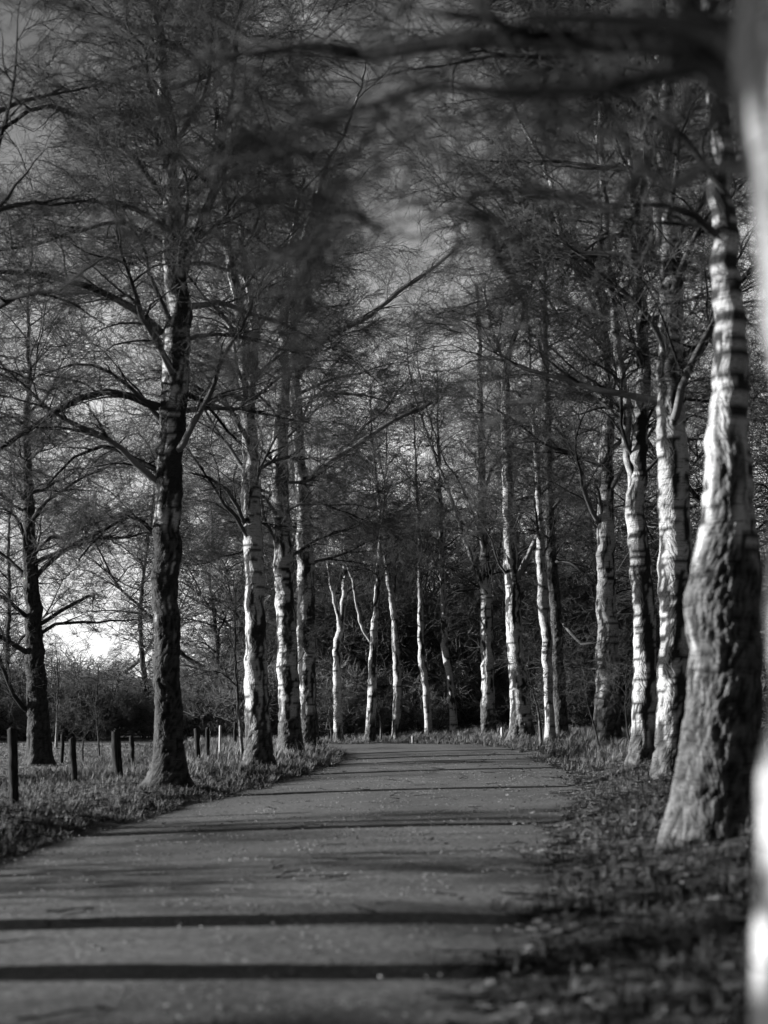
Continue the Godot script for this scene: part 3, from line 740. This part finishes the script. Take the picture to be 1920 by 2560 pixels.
func build_ground() -> void:
	var xs := axis_lines([[-900, -300, 100], [-300, -60, 30], [-60, -20, 5], [-20, -9, 0.9], [-9, 9, 0.3], [9, 20, 0.9], [20, 60, 5], [60, 300, 30], [300, 900, 100]])
	var zs := axis_lines([[300, 30, 45], [30, 4, 3], [4, -30, 0.3], [-30, -66, 0.5], [-66, -90, 3], [-90, -300, 15], [-300, -1200, 100]])
	var s := Shape.new()
	for z in zs:
		for x in xs:
			s.v.append(Vector3(x, ground_height(x, z), z))
			var m := 0.5 + 0.5 * noise.get_noise_2d(x * 14.0, z * 14.0)
			var t := noise.get_noise_2d(x * 3.0 + 70.0, z * 3.0)
			var turf := lerpf(0.075, 0.14, m) + 0.02 * t
			# short pale winter grass covers the field
			if x > -40.0 and x < -4.0 and z < -12.0 and z > -62.0 and edge_side(x, z) < -2.5: turf = lerpf(0.2, 0.34, m) + 0.04 * t
			s.c.append(flat_grey(turf))
			s.uv.append(Vector2(x, z))
	var w := xs.size()
	for b in zs.size():
		for a in w:
			var dx := s.v[b * w + mini(a + 1, w - 1)] - s.v[b * w + maxi(a - 1, 0)]
			var dz := s.v[maxi(b - 1, 0) * w + a] - s.v[mini(b + 1, zs.size() - 1) * w + a]
			s.n.append(dz.cross(dx).normalized())
			if a < w - 1 and b < zs.size() - 1:
				var k := b * w + a
				s.i.append_array(PackedInt32Array([k, k + w, k + 1, k + 1, k + w, k + w + 1]))
	setting("ground", s.mesh(M.ground), "rough winter meadow and verges on both sides of the lane")

func build_road() -> void:
	var s := Shape.new()
	var cols := 26
	var left := PackedVector2Array()
	var right := PackedVector2Array()
	var n := 520
	left = resample(left_edge, n)
	right = resample(right_edge, n)
	for k in n:
		for j in cols:
			var t := j / float(cols - 1)
			var p := left[k].lerp(right[k], lerpf(-0.06, 1.06, t))
			var crumble := noise.get_noise_2d(p.x * 30.0, p.y * 30.0) * 0.12
			if j == 0: p.x += crumble
			if j == cols - 1: p.x += crumble * 2.0
			var y := surf(p.x, p.y) + 0.03 * (1.0 - pow(absf(t * 2.0 - 1.0), 2.0)) + 0.008 * noise.get_noise_2d(p.x * 20.0, p.y * 20.0)
			if j == 0 or j == cols - 1: y -= 0.05
			s.v.append(Vector3(p.x, y, p.y))
			s.n.append(Vector3.UP)
			s.uv.append(p)
			var dust := noise.get_noise_2d(p.x * 6.0, p.y * 2.0 + 90.0)
			var fine := noise.get_noise_2d(p.x * 35.0, p.y * 35.0)
			s.c.append(flat_grey(clampf(0.19 + 0.07 * dust + 0.06 * fine + 0.012 * (exp(-pow((t - 0.27) / 0.09, 2.0)) + exp(-pow((t - 0.66) / 0.09, 2.0))), 0.07, 0.34)))
	for k in n - 1:
		for j in cols - 1:
			var a := k * cols + j
			s.i.append_array(PackedInt32Array([a, a + cols, a + 1, a + 1, a + cols, a + cols + 1]))
	setting("road", s.mesh(M.road), "plain worn asphalt lane bending left behind the birches")

func resample(line: PackedVector2Array, n: int) -> PackedVector2Array:
	var total := 0.0
	for k in line.size() - 1: total += line[k].distance_to(line[k + 1])
	var out := PackedVector2Array()
	var at := 0.0
	var k := 0
	for i in n:
		var want := total * i / (n - 1)
		while k < line.size() - 2 and at + line[k].distance_to(line[k + 1]) < want:
			at += line[k].distance_to(line[k + 1])
			k += 1
		out.append(line[k].lerp(line[k + 1], clampf((want - at) / maxf(line[k].distance_to(line[k + 1]), 0.001), 0.0, 1.0)))
	return out

func build_trees() -> void:
	for t in TREES:
		var spec: Dictionary = t.duplicate()
		if spec.seed == 38:
			spec["fine"] = true
			spec["band"] = 0.4
			spec["plate"] = 1.35
			spec["knobs"] = 0.4
			spec["tongue"] = 0.75
			spec["crust"] = 1.15
		if spec.seed == 39:
			spec["tones"] = [0.1, 0.1, 0.9]  # shade on the first two limbs is put into their color
			spec["band"] = 0.08
			spec["fine"] = true
		if spec.seed == 11:
			spec["tones"] = [0.25]
			spec["crust"] = 0.6  # crust darkened for the shade on this trunk as well as its dark bark
		if spec.seed == 37 or spec.seed == 36: spec["band"] = 0.1
		if spec.kind == "birch":
			plant_tree("birch_tree", spec, "birch", "birches lining the lane")
		else:
			plant_tree("field_tree", spec, "tree")
	# birches left of the picture: their trunks throw the bars of shade over the road
	var off := [[-5.3, -10.2, 0.3, 17.0, 61], [-5.0, -8.28, 0.27, 16.0, 62], [-5.3, -18.4, 0.24, 17.0, 63], [-5.6, -1.0, 0.22, 17.0, 64], [-22.0, -8.6, 0.22, 13.0, 65], [-25.0, -21.3, 0.24, 14.0, 67]]
	var words := ["birch left of the picture casting the upper bar of shade over the near road", "birch left of the picture casting the lower bar of shade over the near road", "birch left of the picture casting the thin bar of shade further up the road", "birch on the left verge level with the camera", "nearer of the two field birches left of the picture", "farther of the two field birches left of the picture"]
	for k in off.size():
		var q: Array = off[k]
		plant_tree("birch_tree", {"label": words[k], "kind": "birch", "at": [q[0], q[1]], "rough": 1.0, "top": q[3], "limbs": 18, "reach": 4.0 if k < 4 else 5.0, "low": 5.2, "up": 0.8, "seed": q[4], "dense": 0.9 if k < 4 else [1.4, 0.9][k - 4], "flare": 0.4, "dark": 0.1,
			"stems": [plain_stem(q[3], q[2], Vector2(0.01, 0.0), 0.06, q[4])], "own_limbs": []}, "birch", "birches lining the lane", 0.5)

func build_background() -> void:
	var shade_bushes := [[-12.5, -13.8, 1.15, "added unseen bush left of the picture shading the middle of the near road"], [-14.0, -19.5, 1.0, "added unseen bush left of the picture shading the road past the near bars"], [-15.5, -33.5, 1.2, "added unseen bush left of the picture shading the road before the bend"]]
	for k in shade_bushes.size():  # bushes added out of view to throw broad shade on the road
		var q: Array = shade_bushes[k]
		var o := thing("added_shade_bush", Vector3(q[0], ground_height(q[0], q[1]) - 0.05, q[1]), q[3], "bush", "added bushes that shade the lane")
		var m := part("branches", wood_plant(4.6, 0.05, 240 + k, 1.0), o)
		m.scale = Vector3.ONE * q[2]
	# single bare trees that stand out behind the rows
	var spots := [
		[8.5, -58.0, 12.0, 0.24, "bare dark spreading tree behind the slender white birch and dark trunk"],
		[11.5, -52.0, 12.0, 0.22, "bare dark spreading tree behind the thick flaking birch"],
		[14.5, -46.0, 13.0, 0.2, "bare dark tree seen between the ringed birch and the giant trunk"],
		[6.0, -66.0, 14.0, 0.22, "tall bare tree behind the stout V-forked birch"],
		[1.0, -68.0, 12.0, 0.17, "bare tree behind the fourth and fifth slim bend birches"],
		[-4.2, -70.0, 14.0, 0.19, "bare tree behind the first and second slim bend birches"],
		[-8.0, -71.0, 12.0, 0.18, "bare tree beyond the field between the nearest left trunk and the forked birch"],
		[15.0, -36.0, 14.0, 0.22, "bare tree at the right edge behind the giant knobbly trunk"],
		[-19.5, -76.0, 15.0, 0.2, "bare far tree behind the lone field tree"],
		[-13.0, -80.0, 16.0, 0.2, "bare far tree between the lone field tree and the nearest left trunk"]]
	for k in spots.size():
		var q: Array = spots[k]
		plant_tree("bare_tree", {"label": q[4], "kind": "oak", "at": [q[0], q[1]], "rough": 99.0, "top": q[2], "limbs": 22, "reach": 5.2, "low": 2.2 if q[0] > -10.0 else 6.0, "up": 0.75, "seed": 70 + k, "dense": 0.8, "flare": 0.4, "dark": 1.0, "spray": 1.35,
			"stems": [plain_stem(q[2], q[3], Vector2(0.0, 0.0), 0.22, 70 + k)], "own_limbs": []}, "tree", "bare trees behind the avenue", 0.45)
	# the wood behind, one mass of trunks and twigs
	var kinds := [wood_plant(13.0, 0.13, 201, 1.0), wood_plant(8.5, 0.08, 202, 1.0), wood_plant(4.0, 0.04, 203, 0.6)]
	var places := [[], [], []]
	var r := RandomNumberGenerator.new()
	r.seed = 77
	for k in 900:
		var x := r.randf_range(-75, 75)
		var z := r.randf_range(-140, -66)
		if absf(x) > -z * 0.4: continue
		if x < -4.0 and z > -72.0: continue
		var low := x < -7.0 + 2.0 * sin(z) and x > -60.0
		var kind := 2 if r.randf() < 0.35 or (low and (z > -88.0 or r.randf() < 0.6)) else r.randi() % 2
		var sc := r.randf_range(0.75, 1.25)
		if low: sc *= 1.05
		places[kind].append(Transform3D(Basis(Vector3.UP, r.randf() * TAU).scaled(Vector3(sc, sc * r.randf_range(0.85, 1.15), sc)), Vector3(x, ground_height(x, z) - 0.1, z)))
	for k in 150:
		# taller trees close behind the bend and the right verge
		var x := r.randf_range(-6, 26)
		var z := r.randf_range(-92, -67)
		var sc := r.randf_range(0.8, 1.25)
		places[k % 2].append(Transform3D(Basis(Vector3.UP, r.randf() * TAU).scaled(Vector3.ONE * sc), Vector3(x, ground_height(x, z) - 0.1, z)))
	for k in 420:
		# wood added right of the lane and behind the camera to cut sky fill
		var x := 11.0 + 30.0 * pow(r.randf(), 1.8)
		var z := r.randf_range(-66, 30)
		if k % 3 == 0:
			x = r.randf_range(-30, 30)
			z = r.randf_range(9, 32)
		elif x < 12.0 + absf(z + 20.0) * 0.02: continue
		var sc := r.randf_range(0.8, 1.2)
		places[r.randi() % 3].append(Transform3D(Basis(Vector3.UP, r.randf() * TAU).scaled(Vector3.ONE * sc), Vector3(x, ground_height(x, z) - 0.1, z)))
	for k in 170:
		# scrub along the far side of the field and of the bend
		var x := r.randf_range(-34, 16)
		var z := r.randf_range(-70, -61.5)
		places[2].append(Transform3D(Basis(Vector3.UP, r.randf() * TAU).scaled(Vector3.ONE * r.randf_range(0.45, 1.0)), Vector3(x, ground_height(x, z) - 0.1, z)))
	var words := ["tall far wood of bare trunks closing the view behind the lane, plus added trees that block sky light", "lower far wood of bare trees between the taller trunks, plus added trees that block sky light", "tangled leafless scrub along the far side of field and bend, plus added scrub that blocks sky light"]
	for k in 3:
		var o := many(numbered(["woodland", "woodland", "scrub"][k]), kinds[k], places[k], self)
		tag(o, words[k], ["wood", "wood", "scrub"][k], "", "stuff")

func wood_plant(top: float, r0: float, sd: int, bareness: float) -> ArrayMesh:
	var r := RandomNumberGenerator.new()
	r.seed = sd
	var s := Shape.new()
	var places := []
	var spec := {"kind": "oak", "spray": 1.5}
	var stems := 1 if top > 5.0 else 5
	for t in stems:
		var line := limb_path(Vector3.ZERO, r.randf() * TAU, 1.5 if stems == 1 else r.randf_range(0.9, 1.4), top * r.randf_range(0.8, 1.0), 0.0, r)
		var rad := PackedFloat32Array()
		for k in line.size(): rad.append(lerpf(r0, 0.01, k / float(line.size() - 1)))
		colored_tube(s, line, rad, 5, "oak")
		for b in (26 if stems == 1 else 7):
			var f := r.randf_range(0.12, 1.0)
			var p := line[int(f * (line.size() - 1))]
			var path := limb_path(p, r.randf() * TAU, r.randf_range(0.1, 0.9), top * 0.32 * (1.2 - f * 0.7), 0.3, r)
			dress(s, path, 0.03, spec, r, places, 0.2, 0.42)
	# join the sprays into the plant
	var twig := Shape.new()
	for p in places:
		var t: Transform3D = p
		for k in 7:
			var d := (t.basis * Vector3(r.randf_range(0.2, 1.0), r.randf_range(-0.4, 0.7), r.randf_range(-0.8, 0.8))).normalized()
			var e := t.origin + d * r.randf_range(0.4, 0.9)
			var mid := t.origin.lerp(e, 0.5) + Vector3(r.randf_range(-0.1, 0.1), r.randf_range(-0.1, 0.1), r.randf_range(-0.1, 0.1))
			var tone := flat_grey(r.randf_range(0.075, 0.14))
			tube(s, PackedVector3Array([t.origin, mid, e]), PackedFloat32Array([0.011, 0.009, 0.006]), 3, PackedColorArray([tone, tone, tone]))
	return s.mesh(M.twig)

func post_shape(h: float, w: float, sd: int) -> Shape:
	var line := []
	var r := RandomNumberGenerator.new()
	r.seed = sd
	var s := Shape.new()
	var pts := PackedVector3Array()
	var rad := PackedFloat32Array()
	var cols := PackedColorArray()
	for k in 9:
		var t := k / 8.0
		pts.append(Vector3(r.randf_range(-1, 1) * 0.012, lerpf(-0.3, h, t), r.randf_range(-1, 1) * 0.012))
		rad.append(w * 0.5 * lerpf(0.9, 1.08, t) * r.randf_range(0.85, 1.15))
		cols.append(flat_grey(r.randf_range(0.03, 0.055)))
	pts.append(Vector3(0.005, h + 0.004, 0))
	rad.append(w * 0.44)
	cols.append(flat_grey(0.05))
	pts.append(Vector3(0.005, h + 0.012, 0))
	rad.append(0.001)
	cols.append(flat_grey(0.055))
	tube(s, pts, rad, 10, cols)
	return s

func build_fence() -> void:
	# x, z, height, width, lean across, lean along, label
	var posts := [
		[-5.32, -21.4, 1.07, 0.135, 0.03, 0.02, "dark leaning fence post nearest the left picture edge"],
		[-6.1, -29.3, 0.88, 0.13, 0.02, -0.03, "dark fence post between the lone field tree and the leaning post"],
		[-5.36, -30.1, 1.0, 0.17, 0.1, 0.0, "stout fence post leaning left beside the nearest left trunk"],
		[-4.63, -37.1, 0.95, 0.14, 0.03, 0.02, "dark fence post in pale grass just right of the nearest left trunk"],
		[-4.75, -40.0, 0.9, 0.11, 0.0, 0.02, "second dark post right of the nearest left trunk"],
		[-4.78, -47.4, 0.85, 0.1, 0.02, 0.0, "far dark fence post beside the forked white birch"],
		[-8.9, -41.0, 0.8, 0.1, 0.0, 0.03, "short fence post just right of the lone field tree"],
		[-6.0, -35.5, 0.85, 0.1, 0.06, 0.0, "slim fence post close left of the nearest left trunk"]]
	for k in posts.size():
		var q: Array = posts[k]
		var o := thing("fence_post", Vector3(q[0], ground_height(q[0], q[1]), q[1]), q[6], "fence post", "old fence posts along the left field")
		o.rotation = Vector3(q[5], k * 1.3, 0)
		o.rotate_z(q[4] * 1.5 + 0.04 * sin(k * 2.3))
		part("post", post_shape(q[2], q[3], 300 + k).mesh(M.post_wood), o)
	# pale stakes
	var stakes := [[-4.82, -43.5, 0.95, 0.07, "bright white stake among the dark fence posts"], [1.04, -53.9, 0.28, 0.07, "small white marker stake between the third and fourth slim bend birches"], [4.1, -51.4, 0.4, 0.09, "white marker stake between the two right verge birches past the bend"]]
	for k in stakes.size():
		var q: Array = stakes[k]
		var o := thing("marker_stake", Vector3(q[0], ground_height(q[0], q[1]), q[1]), q[4], "stake")
		var s := Shape.new()
		var w: float = q[3]
		var one := Color(1, 1, 1)
		tube(s, PackedVector3Array([Vector3(0, -0.2, 0), Vector3(0, q[2] - 0.05, 0), Vector3(0, q[2], 0), Vector3(0, q[2] + 0.002, 0)]), PackedFloat32Array([w * 0.5, w * 0.5, w * 0.35, 0.001]), 8, PackedColorArray([one, one, one, one]))
		part("stake", s.mesh(M.white_paint), o)

func build_saplings() -> void:
	# x, z, lean, height, radius, how pale
	var q := [
		[4.66, -44.0, -0.27, 2.6, 0.05, 0, "thin pale sapling leaning left between the stout birch and the white pair"],
		[5.23, -36.2, -0.29, 2.6, 0.034, 0, "thin pale sapling leaning left at the foot of the thick flaking birch"],
		[5.2, -31.0, -0.14, 2.3, 0.029, 0, "thin sapling beside the grey ringed birch"],
		[-3.58, -38.0, -0.2, 5.0, 0.054, 0, "slim forked sapling close left of the forked white birch"],
		[-3.27, -44.0, -0.28, 6.5, 0.08, 0, "slim white birch stem seen between the second and third left trunks"],
		[-3.0, -43.6, 0.12, 6.0, 0.06, 0, "second slim white stem right beside its twin between left trunks"],
		[-0.13, -56.5, -0.18, 1.9, 0.04, 0, "low sapling leaning against the second slim bend birch"],
		[-2.06, -57.0, -0.22, 1.9, 0.034, 0, "low thin sapling just left of the first slim bend birch"],
		[-2.4, -54.6, -0.18, 1.6, 0.03, 0, "short thin sapling right of the last left verge trunk"],
		[-8.83, -46.0, -0.15, 2.9, 0.034, 0, "thin pale sapling in the left field"],
		[-8.48, -42.0, -0.05, 1.4, 0.024, 0, "thin pale rod beside the short fence post in the field"],
		[-11.0, -50.0, -0.13, 3.5, 0.05, 0, "slim sapling right behind the lone field tree"],
		[-6.6, -44.0, 0.05, 3.2, 0.035, 0, "slim sapling hugging the left side of the nearest left trunk"]]
	for k in q.size():
		var a: Array = q[k]
		var st := []
		for j in 6:
			var t := j / 5.0
			st.append([a[2] * t * a[3] / 2.5 + 0.06 * sin(t * 5.0 + k), a[3] * t, 0.05 * cos(t * 4.0 + k), lerpf(a[4], 0.008, t)])
		plant_tree("birch_sapling", {"label": a[6], "kind": "birch", "at": [a[0], a[1]], "rough": 0.05, "top": a[3], "limbs": 5 + int(a[3]), "reach": 0.3 * a[3], "low": 0.35 * a[3], "up": 1.1, "seed": 90 + k, "dense": 0.6, "flare": 0.2, "dark": 0.0, "spray": 0.6,
			"stems": [st], "own_limbs": []}, "sapling", "thin young birches among the big trunks", 0.6)

func tuft(blades: int, h: float, w: float, bend: float, sd: int) -> ArrayMesh:
	var r := RandomNumberGenerator.new()
	r.seed = sd
	var s := Shape.new()
	for b in blades:
		var a := r.randf() * TAU
		var out := Vector3(cos(a), 0, sin(a))
		var side := Vector3(-sin(a), 0, cos(a))
		var p := out * r.randf_range(0.0, 0.1)
		var ln := h * r.randf_range(0.5, 1.0)
		var k0 := s.v.size()
		var lean := r.randf_range(0.1, 1.0) * bend
		var tone := r.randf_range(0.6, 1.25)
		for j in 4:
			var t := j / 3.0
			var c := p + out * lean * ln * t * t + Vector3.UP * ln * (t - 0.35 * lean * t * t)
			var ww := w * (1.0 - t * 0.85)
			for e in [-1.0, 1.0]:
				s.v.append(c + side * ww * e)
				s.n.append((out * -0.4 + Vector3.UP).normalized())
				s.uv.append(Vector2(e, t))
				s.c.append(flat_grey(tone))
		for j in 3:
			var k := k0 + j * 2
			s.i.append_array(PackedInt32Array([k, k + 1, k + 2, k + 2, k + 1, k + 3]))
	return s.mesh(M.grass)

func leaf_shape(sd: int) -> ArrayMesh:
	var r := RandomNumberGenerator.new()
	r.seed = sd
	var s := Shape.new()
	var curl := r.randf_range(0.3, 1.0)
	for j in 5:
		var t := j / 4.0
		var w := 0.024 * sin(PI * clampf(t * 0.85 + 0.08, 0, 1)) + 0.001
		for e in [-1.0, 0.0, 1.0]:
			s.v.append(Vector3((t - 0.5) * 0.07, 0.012 * curl * (absf(e) + 1.6 * absf(t - 0.5)), e * w))
			s.n.append(Vector3(0, 1, 0))
			s.uv.append(Vector2(t, e))
			s.c.append(flat_grey(1.0 if e != 0.0 else 0.8))
	for j in 4:
		for e in 2:
			var k := j * 3 + e
			s.i.append_array(PackedInt32Array([k, k + 3, k + 1, k + 1, k + 3, k + 4]))
	return s.mesh(M.leaf)

func stick_shape(sd: int) -> ArrayMesh:
	var r := RandomNumberGenerator.new()
	r.seed = sd
	var s := Shape.new()
	var pts := PackedVector3Array()
	for k in 5: pts.append(Vector3(k * 0.07 - 0.14, 0.004 + r.randf() * 0.01, r.randf_range(-0.02, 0.02)))
	colored_tube(s, pts, PackedFloat32Array([0.005, 0.005, 0.004, 0.003, 0.002]), 4, "oak")
	colored_tube(s, PackedVector3Array([pts[2], pts[2] + Vector3(0.05, 0.01, 0.05), pts[2] + Vector3(0.12, 0.012, 0.07)]), PackedFloat32Array([0.003, 0.003, 0.002]), 3, "oak")
	return s.mesh(M.twig)

func grit_shape(sd: int) -> ArrayMesh:
	var r := RandomNumberGenerator.new()
	r.seed = sd
	var s := Shape.new()
	for g in 7:
		var at := Vector3(r.randf_range(-0.12, 0.12), 0.003, r.randf_range(-0.12, 0.12))
		var w := r.randf_range(0.004, 0.012)
		var tone := flat_grey(r.randf_range(0.04, 0.3))
		tube(s, PackedVector3Array([at - Vector3(w, 0, 0), at - Vector3(w * 0.5, -w * 0.3, 0), at + Vector3(w * 0.5, w * 0.2, w * 0.3), at + Vector3(w, 0, 0)]), PackedFloat32Array([0.001, w * 0.7, w * 0.6, 0.001]), 5, PackedColorArray([tone, tone, tone, tone]))
	return s.mesh(M.leaf)

func build_grass() -> void:
	var r := RandomNumberGenerator.new()
	r.seed = 404
	var short := [tuft(14, 0.13, 0.004, 1.2, 1), tuft(14, 0.17, 0.004, 1.4, 2)]
	var long := [tuft(18, 0.55, 0.006, 0.7, 3), tuft(16, 0.42, 0.006, 1.1, 4)]
	var leaf := [leaf_shape(1), leaf_shape(2), leaf_shape(3)]
	var sp := [[], []]
	var sc := [[], []]
	var lp := [[], []]
	var lc := [[], []]
	var fp := [[], []]
	var fc := [[], []]
	# verges: dense near the camera and thinning with distance as the eye sees them
	for k in 90000:
		var z := -pow(r.randf(), 1.4) * 62.0 - 1.5
		var x := r.randf_range(-8.0, 10.0)
		if absf(x) > -z * 0.3 + 1.6: continue
		var e := edge_side(x, z)
		if e == 0.0: continue
		var patchy := noise.get_noise_2d(x * 16.0, z * 16.0)
		if e > 0.0 and r.randf() > smoothstep(0.0, 1.4, e) + 0.25: continue
		if e > 0.0 and patchy < -0.05 and r.randf() < 0.7: continue
		var size := r.randf_range(0.6, 1.3) * (1.0 if -z < 30.0 else 1.5)
		var i := r.randi() % 2
		sp[i].append(Transform3D(Basis(Vector3.UP, r.randf() * TAU).scaled(Vector3(size, size * r.randf_range(0.6, 1.2), size)), Vector3(x, ground_height(x, z) - 0.01, z)))
		sc[i].append(flat_grey(clampf((0.2 if e > 0.0 else 0.19) + 0.09 * patchy + r.randf_range(-0.03, 0.07), 0.03, 0.32)))
	# the field
	for k in 26000:
		var z := r.randf_range(-60.0, -16.0)
		var x := r.randf_range(-24.0, -4.5)
		if x < z * 0.34 - 1.0 or edge_side(x, z) > -1.5: continue
		var patchy := noise.get_noise_2d(x * 10.0, z * 10.0)
		var i := r.randi() % 2
		var size := r.randf_range(0.9, 1.8)
		fp[i].append(Transform3D(Basis(Vector3.UP, r.randf() * TAU).scaled(Vector3(size, size * 0.5, size)), Vector3(x, ground_height(x, z) - 0.01, z)))
		fc[i].append(flat_grey(clampf(0.32 + 0.1 * patchy + r.randf_range(-0.03, 0.05), 0.1, 0.45)))
	# tall dry grass: along the fence, round the trunks, on the bank past the bend
	for k in 15000:
		var z := r.randf_range(-64.0, -14.0)
		var x := r.randf_range(-8.0, 9.0)
		var e := edge_side(x, z)
		if e == 0.0: continue
		if e < 0.0 and (e > -0.7 or e < -4.2): continue
		if e > 0.0 and (e < 0.6 or z > -30.0): continue
		var clump := noise.get_noise_2d(x * 12.0 + 300.0, z * 12.0)
		if clump < (0.02 if e < 0.0 else -0.1) and r.randf() < 0.85: continue
		if e < 0.0 and z > -29.0 and r.randf() < 0.95: continue
		if e < 0.0 and (x < -6.2 or r.randf() < 0.25): continue
		var i := r.randi() % 2
		var size := r.randf_range(0.5, 1.1)
		if e > 0.0: size *= 0.75
		lp[i].append(Transform3D(Basis(Vector3.UP, r.randf() * TAU).scaled(Vector3(size, size, size)), Vector3(x, ground_height(x, z) - 0.02, z)))
		lc[i].append(flat_grey(clampf(0.32 + 0.1 * clump + r.randf_range(-0.05, 0.08), 0.1, 0.5)))
	for i in 2:
		tag(many(numbered("grass"), short[i], sp[i], self, sc[i]), ["short worn grass on both verges", "longer trodden grass blades on both verges"][i], "grass", "", "stuff")
		tag(many(numbered("meadow_grass"), short[i], fp[i], self, fc[i]), ["short pale grass of the left field", "slightly longer pale grass of the left field"][i], "grass", "", "stuff")
		tag(many(numbered("dry_grass"), long[i], lp[i], self, lc[i]), ["tall upright dry grass along the fence and trunks", "tall bent dry grass along the fence and trunks"][i], "dry grass", "", "stuff")
	var vp := [[], [], []]
	var vc := [[], [], []]
	for k in 26000:
		var z := -pow(r.randf(), 1.3) * 36.0 - 3.0
		var x := r.randf_range(-7.0, 8.0)
		if absf(x) > -z * 0.3 + 1.0: continue
		var e := edge_side(x, z)
		var keep := 0.006 if e == 0.0 else (1.0 if e > 0.0 else 0.35)
		if e == 0.0 and x > -z * 0.06: keep = 0.03
		if r.randf() > keep: continue
		var y := ground_height(x, z) + 0.015
		if e == 0.0: y = surf(x, z) + 0.035
		var i := r.randi() % 3
		var size := r.randf_range(0.6, 1.25)
		vp[i].append(Transform3D(Basis.from_euler(Vector3(r.randf_range(-0.3, 0.3), r.randf() * TAU, r.randf_range(-0.3, 0.3))).scaled(Vector3.ONE * size), Vector3(x, y, z)))
		vc[i].append(flat_grey(clampf(0.16 + r.randf_range(-0.08, 0.14) * r.randf(), 0.06, 0.32)))
	# fallen twigs and crumbs of bark, grit on the road
	var bits := [[], []]
	for k in 5200:
		var z := -pow(r.randf(), 1.3) * 40.0 - 3.0
		var x := r.randf_range(-6.0, 7.0)
		if absf(x) > -z * 0.28 + 1.0: continue
		var e := edge_side(x, z)
		var on_road := e == 0.0
		if on_road and r.randf() < 0.35 * smoothstep(0.0, 1.5, absf(x + 1.2 + z * 0.05)): continue
		var y := surf(x, z) + 0.034 if on_road else ground_height(x, z) + 0.03
		var b := Basis(Vector3.UP, r.randf() * TAU) * Basis(Vector3(0, 0, 1), r.randf_range(-0.1, 0.1))
		if on_road and k % 14 > 0:
			bits[1].append(Transform3D(b.scaled(Vector3(1, 0.6, 1) * r.randf_range(0.4, 1.3)), Vector3(x, y, z)))
		else:
			bits[0].append(Transform3D(b.scaled(Vector3.ONE * r.randf_range(0.4, 1.5)), Vector3(x, y, z)))
	tag(many(numbered("fallen_twigs"), stick_shape(5), bits[0], self), "broken twigs lying on road edges and verges", "twigs", "", "stuff")
	tag(many(numbered("grit"), grit_shape(6), bits[1], self), "grit and crumbs of bark scattered on the road", "grit", "", "stuff")
	for i in 3:
		tag(many(numbered("leaf_litter"), leaf[i], vp[i], self, vc[i]), ["curled fallen leaves scattered over the verges", "flat fallen leaves scattered over the verges", "small fallen leaves scattered over the verges"][i], "leaves", "", "stuff")
